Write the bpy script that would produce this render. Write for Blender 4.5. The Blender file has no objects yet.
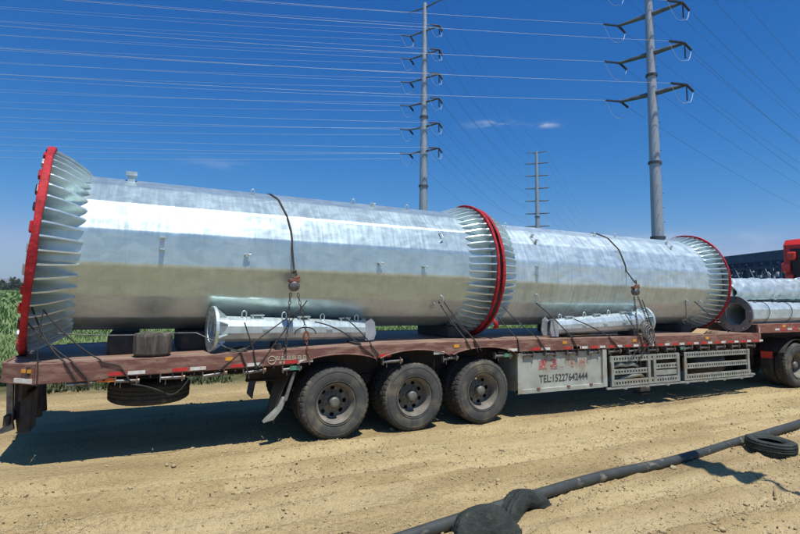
import bpy, math, random
import numpy as np
from mathutils import Vector, Matrix
random.seed(7); np.random.seed(7)
S = bpy.context.scene
COL = S.collection
R = math.radians
PI = math.pi

# ------------------------------------------------------------------ camera
cam_d = bpy.data.cameras.new('camera'); cam = bpy.data.objects.new('camera', cam_d); COL.objects.link(cam)
yaw, pitch, roll = R(25.154), R(6.143), R(0.729)
fw = Vector((math.sin(yaw)*math.cos(pitch), math.cos(yaw)*math.cos(pitch), math.sin(pitch)))
rt = Vector((math.cos(yaw), -math.sin(yaw), 0)); up = rt.cross(fw)
r2 = rt*math.cos(roll)+up*math.sin(roll); u2 = -rt*math.sin(roll)+up*math.cos(roll)
m = Matrix((r2, u2, -fw)).transposed().to_4x4(); m.translation = Vector((-2.62, -7.733, 2.196))
cam.matrix_world = m
cam_d.sensor_width = 36; cam_d.lens = 529.56*36/800; cam_d.shift_y = -32.1/800
cam_d.clip_start = 0.1; cam_d.clip_end = 20000
S.camera = cam
# ------------------------------------------------------------------ sun and sky
SUN = Vector((0.04, -0.37, 1.0)).normalized()
el = math.asin(SUN.z)
W = bpy.data.worlds.new("World"); S.world = W; W.use_nodes = True
wn = W.node_tree.nodes; wl = W.node_tree.links
bg = wn['Background']; bg.inputs['Strength'].default_value = 0.100
sky = wn.new('ShaderNodeTexSky'); sky.sky_type = 'NISHITA'; sky.sun_disc = False
sky.sun_elevation = el; sky.sun_rotation = PI; sky.altitude = 100
sky.air_density = 1.0; sky.dust_density = 0.6; sky.ozone_density = 4.0
hsv = wn.new('ShaderNodeHueSaturation'); hsv.inputs['Saturation'].default_value = 1.22; hsv.inputs['Value'].default_value = 1.0
wl.new(sky.outputs[0], hsv.inputs['Color'])
# thin cirrus wisps, a few small ones
geo = wn.new('ShaderNodeTexCoord')
sep = wn.new('ShaderNodeSeparateColor'); wl.new(hsv.outputs[0], sep.inputs[0]); cmb = wn.new('ShaderNodeCombineColor')
gr_ = []
for i, (mul, div, ex) in enumerate(((1.30, 2.5, 2.3), (3.35, 4.3, 1.06), (6.3, 5.9, 0.84))):
    d_ = wn.new('ShaderNodeMath'); d_.operation = 'DIVIDE'; wl.new(sep.outputs[i], d_.inputs[0]); d_.inputs[1].default_value = div
    p_ = wn.new('ShaderNodeMath'); p_.operation = 'POWER'; wl.new(d_.outputs[0], p_.inputs[0]); p_.inputs[1].default_value = ex
    m_ = wn.new('ShaderNodeMath'); m_.operation = 'MULTIPLY'; wl.new(p_.outputs[0], m_.inputs[0]); m_.inputs[1].default_value = mul
    gr_.append(m_.outputs[0]); wl.new(m_.outputs[0], cmb.inputs[i])
k_ = wn.new('ShaderNodeMath'); k_.operation = 'MULTIPLY'; wl.new(gr_[1], k_.inputs[0]); k_.inputs[1].default_value = 0.62
k2_ = wn.new('ShaderNodeMath'); k2_.operation = 'MINIMUM'; wl.new(gr_[0], k2_.inputs[0]); wl.new(k_.outputs[0], k2_.inputs[1]); wl.new(k2_.outputs[0], cmb.inputs[0])
last = cmb.outputs[0]
def cloud(direction, sx, sz, amount, scale):
    global last
    d = Vector(direction).normalized()
    side = Vector((d.y, -d.x, 0)).normalized(); upv = side.cross(d)
    def dot(v):
        n = wn.new('ShaderNodeVectorMath'); n.operation = 'DOT_PRODUCT'
        wl.new(geo.outputs['Generated'], n.inputs[0]); n.inputs[1].default_value = v; return n.outputs['Value']
    def mth(op, a, b=None, clamp=False):
        n = wn.new('ShaderNodeMath'); n.operation = op; n.use_clamp = clamp
        for i, x in enumerate((a, b)):
            if x is None: continue
            if isinstance(x, (int, float)): n.inputs[i].default_value = x
            else: wl.new(x, n.inputs[i])
        return n.outputs[0]
    a = mth('DIVIDE', dot(side), sx); b = mth('DIVIDE', dot(upv), sz)
    q = mth('ADD', mth('MULTIPLY', a, a), mth('MULTIPLY', b, b))
    g = mth('MULTIPLY', mth('POWER', 2.718, mth('MULTIPLY', q, -1.0)), mth('GREATER_THAN', dot(d), 0))
    mp = wn.new('ShaderNodeMapping'); mp.inputs['Scale'].default_value = (1, 1, 3.5)
    wl.new(geo.outputs['Generated'], mp.inputs['Vector'])
    no = wn.new('ShaderNodeTexNoise'); no.inputs['Scale'].default_value = scale; no.inputs['Detail'].default_value = 6
    wl.new(mp.outputs[0], no.inputs['Vector'])
    f = mth('MULTIPLY', mth('MULTIPLY', g, mth('MULTIPLY', mth('SUBTRACT', no.outputs['Fac'], 0.42), 4.0, True)), amount, True)
    mix = wn.new('ShaderNodeMixRGB'); wl.new(f, mix.inputs['Fac']); wl.new(last, mix.inputs['Color1'])
    mix.inputs['Color2'].default_value = (6.6, 7.2, 8.0, 1); last = mix.outputs[0]
def pixdir(u, v): return (fw + r2*((u-400)/529.56) - u2*((v-234.9)/529.56)).normalized()
cloud(pixdir(491, 124), 0.035, 0.006, 0.45, 30)
cloud(pixdir(546, 125), 0.024, 0.005, 0.45, 30)
cloud(pixdir(218, 164), 0.06, 0.008, 0.12, 20)
cloud(pixdir(722, 246), 0.09, 0.020, 0.35, 12)
cloud(pixdir(640, 238), 0.06, 0.010, 0.35, 12)
cloud(pixdir(-500, 150), 0.10, 0.02, 0.4, 10)
cloud(pixdir(1900, 120), 0.16, 0.02, 0.4, 10)
wl.new(last, bg.inputs['Color'])

sd = bpy.data.lights.new('sun', 'SUN'); so = bpy.data.objects.new('sun', sd); COL.objects.link(so)
sd.energy = 4.9; sd.angle = R(0.53); sd.color = (1.0, 0.96, 0.90)
so.rotation_euler = (-SUN).to_track_quat('-Z', 'Y').to_euler(); so.location = (0, -20, 40)
S.view_settings.view_transform = 'Standard'; S.view_settings.look = 'None'; S.view_settings.gamma = 1
S.view_settings.exposure = 0.08
S.render.engine = 'CYCLES'

# ------------------------------------------------------------------ materials
MATS = {}
def new_mat(name):
    mt = bpy.data.materials.new(name); mt.use_nodes = True
    MATS[name] = mt
    return mt, mt.node_tree.nodes, mt.node_tree.links, mt.node_tree.nodes['Principled BSDF']
def mat(name, c1, c2=None, rough=0.6, metal=0.0, scale=6.0, bump=0.0, bscale=None, stretch=(1, 1, 1),
        c3=None, s3=1.5, t3=0.55, detail=6, rvar=0.0, spec=0.5, coords='Object', blo=0.35, bhi=0.65):
    """colour mottled between c1 and c2, patches of c3, fine bump"""
    mt, n, l, p = new_mat(name)
    if c2 is None: c2 = tuple(x*0.75 for x in c1)
    tc = n.new('ShaderNodeTexCoord'); mp = n.new('ShaderNodeMapping'); mp.inputs['Scale'].default_value = stretch
    l.new(tc.outputs[coords], mp.inputs['Vector'])
    no = n.new('ShaderNodeTexNoise'); no.inputs['Scale'].default_value = scale; no.inputs['Detail'].default_value = detail
    l.new(mp.outputs[0], no.inputs['Vector'])
    rp = n.new('ShaderNodeValToRGB'); rp.color_ramp.elements[0].position = blo; rp.color_ramp.elements[1].position = bhi
    rp.color_ramp.elements[0].color = (*c1, 1); rp.color_ramp.elements[1].color = (*c2, 1)
    l.new(no.outputs['Fac'], rp.inputs['Fac']); out = rp.outputs[0]
    if c3 is not None:
        n3 = n.new('ShaderNodeTexNoise'); n3.inputs['Scale'].default_value = s3; n3.inputs['Detail'].default_value = 8
        l.new(mp.outputs[0], n3.inputs['Vector'])
        r3 = n.new('ShaderNodeValToRGB'); r3.color_ramp.elements[0].position = t3; r3.color_ramp.elements[1].position = t3+0.12
        l.new(n3.outputs['Fac'], r3.inputs['Fac'])
        mx = n.new('ShaderNodeMixRGB'); l.new(r3.outputs[0], mx.inputs['Fac']); l.new(out, mx.inputs['Color1'])
        mx.inputs['Color2'].default_value = (*c3, 1); out = mx.outputs[0]
    l.new(out, p.inputs['Base Color'])
    p.inputs['Metallic'].default_value = metal; p.inputs['Roughness'].default_value = rough
    p.inputs['Specular IOR Level'].default_value = spec
    if rvar:
        mr = n.new('ShaderNodeMapRange'); mr.inputs['To Min'].default_value = max(0.02, rough-rvar); mr.inputs['To Max'].default_value = min(1, rough+rvar)
        mr.inputs['From Min'].default_value = 0.3; mr.inputs['From Max'].default_value = 0.7
        l.new(no.outputs['Fac'], mr.inputs['Value']); l.new(mr.outputs[0], p.inputs['Roughness'])
    if bump:
        nb = n.new('ShaderNodeTexNoise'); nb.inputs['Scale'].default_value = bscale or scale*4; nb.inputs['Detail'].default_value = 5
        l.new(mp.outputs[0], nb.inputs['Vector'])
        b = n.new('ShaderNodeBump'); b.inputs['Strength'].default_value = 1.0; b.inputs['Distance'].default_value = bump
        l.new(nb.outputs['Fac'], b.inputs['Height']); l.new(b.outputs[0], p.inputs['Normal'])
    return mt

def galv(name, base, rough, wav, streak, metal=0.8, frost=0.3, aniso=0.0):
    """hot-dip galvanised steel: metal with spangle, run marks and slight buckling"""
    mt, n, l, p = new_mat(name)
    tc = n.new('ShaderNodeTexCoord')
    def noise(scale, stretch, det=5, dist=0.0):
        mp = n.new('ShaderNodeMapping'); mp.inputs['Scale'].default_value = stretch
        l.new(tc.outputs['Object'], mp.inputs['Vector'])
        t = n.new('ShaderNodeTexNoise'); t.inputs['Scale'].default_value = scale; t.inputs['Detail'].default_value = det
        t.inputs['Distortion'].default_value = dist
        l.new(mp.outputs[0], t.inputs['Vector']); return t.outputs['Fac']
    a = noise(3.0, (1.0, 1.6, 1.6), 7, 1.2)           # cloudy patches
    s = noise(9.0, (2.2, 0.22, 0.22), 8, 0.3)         # runs round the tube
    f = noise(55.0, (1, 1, 1), 3)                     # fine spangle
    def ramp(x, lo, hi, c0=0.0, c1=1.0):
        r = n.new('ShaderNodeMapRange'); r.inputs['From Min'].default_value = lo; r.inputs['From Max'].default_value = hi
        r.inputs['To Min'].default_value = c0; r.inputs['To Max'].default_value = c1; l.new(x, r.inputs['Value']); return r.outputs[0]
    def mth(op, x, y):
        k = n.new('ShaderNodeMath'); k.operation = op
        for i, z in enumerate((x, y)):
            if isinstance(z, (int, float)): k.inputs[i].default_value = z
            else: l.new(z, k.inputs[i])
        return k.outputs[0]
    v = mth('ADD', ramp(a, 0.3, 0.7, -0.12, 0.12), ramp(s, 0.35, 0.65, -streak, streak))
    v = mth('ADD', v, ramp(f, 0.3, 0.7, -0.04, 0.04))
    v = mth('ADD', v, 1.0)
    mx = n.new('ShaderNodeVectorMath'); mx.operation = 'SCALE'; mx.inputs[0].default_value = base
    l.new(v, mx.inputs['Scale']); l.new(mx.outputs[0], p.inputs['Base Color'])
    rr = mth('ADD', ramp(a, 0.3, 0.7, rough-0.03, rough+0.04), ramp(s, 0.4, 0.7, -0.03, 0.06))
    l.new(rr, p.inputs['Roughness'])
    fr = ramp(noise(1.7, (1, 2.2, 2.2), 8, 2.0), 0.40, 0.72, metal, metal-frost)
    l.new(fr, p.inputs['Metallic'])
    h = mth('ADD', mth('MULTIPLY', noise(2.2, (0.8, 1.5, 1.5), 2), wav), mth('MULTIPLY', s, wav*0.12))
    h = mth('ADD', h, mth('MULTIPLY', noise(14, (1, 1, 1), 3), wav*0.05))
    if aniso:
        tg = n.new('ShaderNodeTangent'); tg.direction_type = 'RADIAL'; tg.axis = 'X'; l.new(tg.outputs[0], p.inputs['Tangent'])
        p.inputs['Anisotropic'].default_value = aniso; p.inputs['Anisotropic Rotation'].default_value = 0.25
    b = n.new('ShaderNodeBump'); b.inputs['Strength'].default_value = 1; b.inputs['Distance'].default_value = 1.0
    l.new(h, b.inputs['Height']); l.new(b.outputs[0], p.inputs['Normal'])
    return mt
galv('galvanised_tube', (0.53, 0.65, 0.645), 0.355, 0.005, 0.03, metal=0.68, frost=0.12, aniso=0.6)
galv('galvanised_tube_second', (0.56, 0.675, 0.69), 0.37, 0.022, 0.09, metal=0.62, frost=0.25, aniso=0.4)
galv('galvanised_small', (0.56, 0.655, 0.655), 0.40, 0.006, 0.05, metal=0.62, frost=0.25)
galv('galvanised_fin', (0.64, 0.74, 0.75), 0.36, 0.004, 0.03, metal=0.66, frost=0.15)
galv('galvanised_dull', (0.40, 0.43, 0.44), 0.45, 0.004, 0.05, metal=0.5, frost=0.3)
mat('flange_edge', (0.33, 0.35, 0.36), (0.25, 0.27, 0.28), rough=0.5, metal=0.7, scale=9, bump=0.001)
mat('red_wrap', (0.47, 0.022, 0.030), (0.26, 0.012, 0.018), rough=0.7, scale=7, bump=0.010, bscale=22, c3=(0.55, 0.16, 0.15), s3=12, t3=0.62, spec=0.3)
mat('deck_steel', (0.29, 0.19, 0.135), (0.18, 0.11, 0.08), rough=0.6, scale=5, stretch=(0.5, 2, 1), bump=0.002, c3=(0.33, 0.25, 0.18), s3=2.2, t3=0.55, spec=0.5)
def beam_paint():
    mt, n, l, p = new_mat('beam_paint')
    tc = n.new('ShaderNodeTexCoord'); sx = n.new('ShaderNodeSeparateXYZ'); l.new(tc.outputs['Object'], sx.inputs[0])
    mr = n.new('ShaderNodeMapRange'); mr.inputs['From Min'].default_value = 5.0; mr.inputs['From Max'].default_value = 14.0
    l.new(sx.outputs['X'], mr.inputs['Value'])
    mx = n.new('ShaderNodeMixRGB'); mx.inputs['Color1'].default_value = (0.165, 0.072, 0.055, 1); mx.inputs['Color2'].default_value = (0.32, 0.045, 0.030, 1)
    l.new(mr.outputs[0], mx.inputs['Fac'])
    mp = n.new('ShaderNodeMapping'); mp.inputs['Scale'].default_value = (1.2, 1, 5); l.new(tc.outputs['Object'], mp.inputs['Vector'])
    no = n.new('ShaderNodeTexNoise'); no.inputs['Scale'].default_value = 4; no.inputs['Detail'].default_value = 9; l.new(mp.outputs[0], no.inputs['Vector'])
    rp = n.new('ShaderNodeValToRGB'); rp.color_ramp.elements[0].position = 0.44; rp.color_ramp.elements[1].position = 0.68
    l.new(no.outputs['Fac'], rp.inputs['Fac'])
    m2 = n.new('ShaderNodeMixRGB'); m2.inputs['Color2'].default_value = (0.30, 0.19, 0.13, 1)
    ml = n.new('ShaderNodeMath'); ml.operation = 'MULTIPLY'; ml.inputs[1].default_value = 0.9; l.new(rp.outputs[0], ml.inputs[0])
    l.new(ml.outputs[0], m2.inputs['Fac']); l.new(mx.outputs[0], m2.inputs['Color1'])
    n5 = n.new('ShaderNodeTexNoise'); n5.inputs['Scale'].default_value = 38; n5.inputs['Detail'].default_value = 4; l.new(tc.outputs['Object'], n5.inputs['Vector'])
    r5 = n.new('ShaderNodeValToRGB'); r5.color_ramp.elements[0].position = 0.64; r5.color_ramp.elements[1].position = 0.68; l.new(n5.outputs['Fac'], r5.inputs['Fac'])
    m3 = n.new('ShaderNodeMixRGB'); m3.inputs['Color2'].default_value = (0.07, 0.04, 0.03, 1); l.new(r5.outputs[0], m3.inputs['Fac']); l.new(m2.outputs[0], m3.inputs['Color1'])
    l.new(m3.outputs[0], p.inputs['Base Color']); p.inputs['Roughness'].default_value = 0.6
    b = n.new('ShaderNodeBump'); b.inputs['Distance'].default_value = 0.003; l.new(n5.outputs['Fac'], b.inputs['Height']); l.new(b.outputs[0], p.inputs['Normal'])
beam_paint()
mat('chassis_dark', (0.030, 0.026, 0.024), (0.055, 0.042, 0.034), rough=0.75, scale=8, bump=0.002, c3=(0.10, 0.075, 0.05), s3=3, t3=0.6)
mat('tyre_rubber', (0.060, 0.064, 0.060), (0.095, 0.095, 0.084), rough=0.9, scale=5, bump=0.002, bscale=60, c3=(0.17, 0.15, 0.105), s3=3, t3=0.53, spec=0.2)
mat('tyre_tread', (0.065, 0.062, 0.054), (0.045, 0.044, 0.040), rough=0.9, scale=10, bump=0.003, c3=(0.17, 0.145, 0.105), s3=5, t3=0.57, spec=0.2)
mat('rim_steel', (0.20, 0.185, 0.15), (0.12, 0.11, 0.09), rough=0.65, metal=0.1, scale=7, bump=0.001, c3=(0.27, 0.245, 0.19), s3=3.5, t3=0.56)
mat('hub_steel', (0.22, 0.21, 0.185), (0.14, 0.135, 0.12), rough=0.55, metal=0.4, scale=12)
mat('box_paint', (0.43, 0.45, 0.39), (0.31, 0.32, 0.27), rough=0.6, scale=3, bump=0.001, c3=(0.30, 0.27, 0.19), s3=2.6, t3=0.52)
mat('rail_galvanised', (0.36, 0.375, 0.33), (0.24, 0.245, 0.21), rough=0.6, metal=0.2, scale=6, bump=0.001, c3=(0.30, 0.26, 0.18), s3=3, t3=0.55)
mat('winch_steel', (0.25, 0.25, 0.24), (0.14, 0.13, 0.12), rough=0.5, metal=0.6, scale=12, c3=(0.2, 0.12, 0.07), s3=9, t3=0.58)
mat('tape_red', (0.62, 0.03, 0.03), (0.42, 0.03, 0.03), rough=0.35, scale=16, c3=(0.30, 0.15, 0.12), s3=14, t3=0.62)
mat('tape_white', (0.72, 0.71, 0.66), (0.55, 0.53, 0.47), rough=0.35, scale=16, c3=(0.35, 0.27, 0.2), s3=14, t3=0.62)
mat('lamp_amber', (0.75, 0.36, 0.04), (0.60, 0.27, 0.03), rough=0.3, scale=10)
mat('lamp_orange', (0.75, 0.17, 0.03), (0.6, 0.12, 0.03), rough=0.3, scale=10)
mat('sticker_green', (0.05, 0.20, 0.13), (0.10, 0.27, 0.18), rough=0.5, scale=20)
mat('paint_red', (0.56, 0.09, 0.07), (0.46, 0.12, 0.09), rough=0.6, scale=30, c3=(0.42, 0.40, 0.34), s3=18, t3=0.50)
mat('paint_black', (0.04, 0.042, 0.045), (0.08, 0.08, 0.08), rough=0.6, scale=30)
mat('worn_lettering', (0.55, 0.50, 0.40), (0.40, 0.34, 0.26), rough=0.7, scale=30)
mat('rubber_black', (0.025, 0.025, 0.024), (0.05, 0.047, 0.042), rough=0.7, scale=8, bump=0.003, c3=(0.12, 0.10, 0.07), s3=3, t3=0.58)
mat('strap_black', (0.022, 0.021, 0.020), (0.045, 0.042, 0.038), rough=0.8, scale=20)
mat('rope_grey', (0.20, 0.20, 0.19), (0.10, 0.10, 0.10), rough=0.8, scale=20)
mat('hoist_rust', (0.24, 0.10, 0.055), (0.14, 0.06, 0.04), rough=0.7, scale=20, bump=0.002)
mat('hoist_grey', (0.17, 0.16, 0.165), (0.08, 0.075, 0.075), rough=0.5, metal=0.4, scale=20)
mat('chain_steel', (0.10, 0.085, 0.07), (0.05, 0.045, 0.04), rough=0.5, metal=0.6, scale=30)
mat('block_wood', (0.12, 0.11, 0.095), (0.065, 0.06, 0.052), rough=0.95, scale=10, stretch=(3, 3, 0.5), bump=0.012, bscale=20, c3=(0.17, 0.15, 0.12), s3=3, t3=0.55, spec=0.15)
mat('cradle_dark', (0.035, 0.036, 0.042), (0.06, 0.055, 0.05), rough=0.9, scale=8, bump=0.004)
mat('hose_plastic', (0.050, 0.058, 0.052), (0.032, 0.037, 0.034), rough=0.6, scale=9, bump=0.001, c3=(0.20, 0.18, 0.13), s3=9, t3=0.60, stretch=(0.6, 1, 1))
mat('old_tyre', (0.040, 0.050, 0.042), (0.020, 0.026, 0.022), rough=0.8, scale=8, bump=0.018, bscale=22, c3=(0.10, 0.10, 0.075), s3=7, t3=0.63, spec=0.35)
mat('cab_red', (0.62, 0.035, 0.025), (0.55, 0.03, 0.02), rough=0.3, scale=3)
mat('cab_dark', (0.035, 0.012, 0.014), (0.02, 0.018, 0.02), rough=0.4, scale=5)
mat('lamp_red', (0.70, 0.06, 0.04), (0.55, 0.04, 0.03), rough=0.25, scale=5)
mat('rack_blue', (0.030, 0.075, 0.14), (0.018, 0.048, 0.095), rough=0.5, scale=6)
mat('rack_white', (0.62, 0.66, 0.68), (0.45, 0.48, 0.5), rough=0.4, scale=8)
mat('pole_steel', (0.42, 0.46, 0.49), (0.34, 0.38, 0.41), rough=0.45, metal=0.35, scale=0.25)
mat('pole_dark', (0.10, 0.12, 0.14), (0.07, 0.085, 0.10), rough=0.6, metal=0.3, scale=0.6)
mat('arm_steel', (0.15, 0.175, 0.19), (0.10, 0.12, 0.135), rough=0.55, metal=0.4, scale=0.8)
mat('insulator_dark', (0.05, 0.06, 0.075), (0.035, 0.04, 0.05), rough=0.4, scale=3)
mat('wire_aluminium', (0.62, 0.66, 0.70), (0.5, 0.54, 0.58), rough=0.45, metal=0.3, scale=1)
mat('wire_dark', (0.10, 0.13, 0.17), (0.08, 0.10, 0.13), rough=0.5, scale=1)
mat('stone_pale', (0.46, 0.38, 0.22), (0.33, 0.26, 0.145), rough=0.95, scale=20, bump=0.004, spec=0.1)
mat('dark_clod', (0.13, 0.09, 0.05), (0.20, 0.14, 0.08), rough=1, scale=20, spec=0.1)
mat('rock_white', (0.62, 0.60, 0.52), (0.5, 0.46, 0.36), rough=0.9, scale=10, bump=0.006)
mat('wood_scrap', (0.30, 0.22, 0.12), (0.2, 0.14, 0.08), rough=0.9, scale=10, stretch=(1, 8, 1))
mat('hill_rock', (0.12, 0.13, 0.10), (0.09, 0.10, 0.08), rough=1, scale=0.002)
mat('cardboard', (0.42, 0.30, 0.17), (0.34, 0.24, 0.13), rough=0.85, scale=6)
def leafy(name, c1, c2, scale=0.25, c3=None):
    mt, n, l, p = new_mat(name)
    g = n.new('ShaderNodeNewGeometry'); no = n.new('ShaderNodeTexNoise'); no.inputs['Scale'].default_value = scale; no.inputs['Detail'].default_value = 5
    l.new(g.outputs['Position'], no.inputs['Vector'])
    ad = n.new('ShaderNodeMath'); ad.operation = 'ADD'
    mm = n.new('ShaderNodeMath'); mm.operation = 'MULTIPLY_ADD'; mm.inputs[1].default_value = 0.45; mm.inputs[2].default_value = -0.225
    l.new(g.outputs['Random Per Island'], mm.inputs[0]); l.new(mm.outputs[0], ad.inputs[0]); l.new(no.outputs['Fac'], ad.inputs[1])
    rp = n.new('ShaderNodeValToRGB'); rp.color_ramp.elements[0].position = 0.3; rp.color_ramp.elements[1].position = 0.7
    rp.color_ramp.elements[0].color = (*c1, 1); rp.color_ramp.elements[1].color = (*c2, 1); l.new(ad.outputs[0], rp.inputs['Fac'])
    l.new(rp.outputs[0], p.inputs['Base Color']); p.inputs['Roughness'].default_value = 0.55
    tr = n.new('ShaderNodeBsdfTranslucent'); l.new(rp.outputs[0], tr.inputs['Color'])
    mx = n.new('ShaderNodeMixShader'); mx.inputs[0].default_value = 0.3
    l.new(p.outputs[0], mx.inputs[1]); l.new(tr.outputs[0], mx.inputs[2]); l.new(mx.outputs[0], n['Material Output'].inputs['Surface'])
leafy('crop_leaf', (0.10, 0.19, 0.055), (0.26, 0.35, 0.12))
leafy('tree_leaf', (0.035, 0.065, 0.028), (0.07, 0.11, 0.045), 0.1)
leafy('dark_weed', (0.025, 0.05, 0.015), (0.06, 0.09, 0.028), 0.5)
mat('bark', (0.10, 0.085, 0.07), (0.07, 0.06, 0.05), rough=0.9, scale=3)

# soil: the one ground sheet, sandy dirt near the lorry and cropland behind
def soil():
    mt, n, l, p = new_mat('soil')
    g = n.new('ShaderNodeNewGeometry'); sx = n.new('ShaderNodeSeparateXYZ'); l.new(g.outputs['Position'], sx.inputs[0])
    def noise(sc, det=8, st=(1, 1, 1), dist=0):
        mp = n.new('ShaderNodeMapping'); mp.inputs['Scale'].default_value = st; l.new(g.outputs['Position'], mp.inputs['Vector'])
        t = n.new('ShaderNodeTexNoise'); t.inputs['Scale'].default_value = sc; t.inputs['Detail'].default_value = det; t.inputs['Distortion'].default_value = dist
        l.new(mp.outputs[0], t.inputs['Vector']); return t.outputs['Fac']
    def ramp(x, a, b, ca, cb):
        r = n.new('ShaderNodeValToRGB'); r.color_ramp.elements[0].position = a; r.color_ramp.elements[1].position = b
        r.color_ramp.elements[0].color = (*ca, 1); r.color_ramp.elements[1].color = (*cb, 1); l.new(x, r.inputs['Fac']); return r.outputs[0]
    def mix(f, a, b, mode='MIX'):
        k = n.new('ShaderNodeMixRGB'); k.blend_type = mode
        for i, z in zip((0, 1, 2), (f, a, b)):
            if isinstance(z, float): k.inputs[i].default_value = z
            elif isinstance(z, tuple): k.inputs[i].default_value = (*z, 1)
            else: l.new(z, k.inputs[i])
        return k.outputs[0]
    c = ramp(noise(1.1, 10, (0.5, 1.4, 1)), 0.36, 0.66, (0.37, 0.27, 0.13), (0.57, 0.44, 0.225))
    c = mix(ramp(noise(22, 6), 0.48, 0.66, (0, 0, 0), (0.8, 0.8, 0.8)), c, (0.35, 0.26, 0.13))
    c = mix(ramp(noise(48, 4), 0.62, 0.70, (0, 0, 0), (0.6, 0.6, 0.6)), c, (0.24, 0.175, 0.09))
    at = n.new('ShaderNodeAttribute'); at.attribute_name = 'compaction'; c = mix(at.outputs['Fac'], c, (0.60, 0.475, 0.26))
    c = mix(ramp(noise(75, 3), 0.60, 0.70, (0, 0, 0), (0.6, 0.6, 0.6)), c, (0.62, 0.50, 0.25))
    c = mix(ramp(noise(0.45, 6, (0.35, 1.5, 1)), 0.50, 0.66, (0, 0, 0), (0.7, 0.7, 0.7)), c, (0.60, 0.48, 0.245))
    c = mix(ramp(noise(0.7, 9, (0.3, 2.2, 1), 0.6), 0.56, 0.70, (0, 0, 0), (0.6, 0.6, 0.6)), c, (0.29, 0.21, 0.12))
    # cropland colour far behind
    f = n.new('ShaderNodeMapRange'); f.inputs['From Min'].default_value = 5.6; f.inputs['From Max'].default_value = 7.0
    w = n.new('ShaderNodeMath'); w.operation = 'MULTIPLY_ADD'; w.inputs[1].default_value = 1.6; l.new(noise(0.6), w.inputs[0]); l.new(sx.outputs['Y'], w.inputs[2])
    l.new(w.outputs[0], f.inputs['Value'])
    green = ramp(noise(0.05, 8, (0.3, 1, 1)), 0.35, 0.65, (0.065, 0.12, 0.03), (0.12, 0.18, 0.05))
    near = ramp(noise(3, 6), 0.4, 0.6, (0.085, 0.10, 0.04), (0.16, 0.14, 0.07))
    f2 = n.new('ShaderNodeMapRange'); f2.inputs['From Min'].default_value = 12; f2.inputs['From Max'].default_value = 40; l.new(sx.outputs['Y'], f2.inputs['Value'])
    green = mix(f2.outputs[0], near, green)
    c = mix(f.outputs[0], c, green)
    l.new(c, p.inputs['Base Color']); p.inputs['Roughness'].default_value = 0.95; p.inputs['Specular IOR Level'].default_value = 0.15
    h = n.new('ShaderNodeMath'); h.operation = 'MULTIPLY_ADD'; h.inputs[1].default_value = 0.4; l.new(noise(70, 4), h.inputs[0]); l.new(noise(18, 8), h.inputs[2])
    b = n.new('ShaderNodeBump'); b.inputs['Strength'].default_value = 1; b.inputs['Distance'].default_value = 0.075
    l.new(h.outputs[0], b.inputs['Height']); l.new(b.outputs[0], p.inputs['Normal'])
soil()

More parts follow.
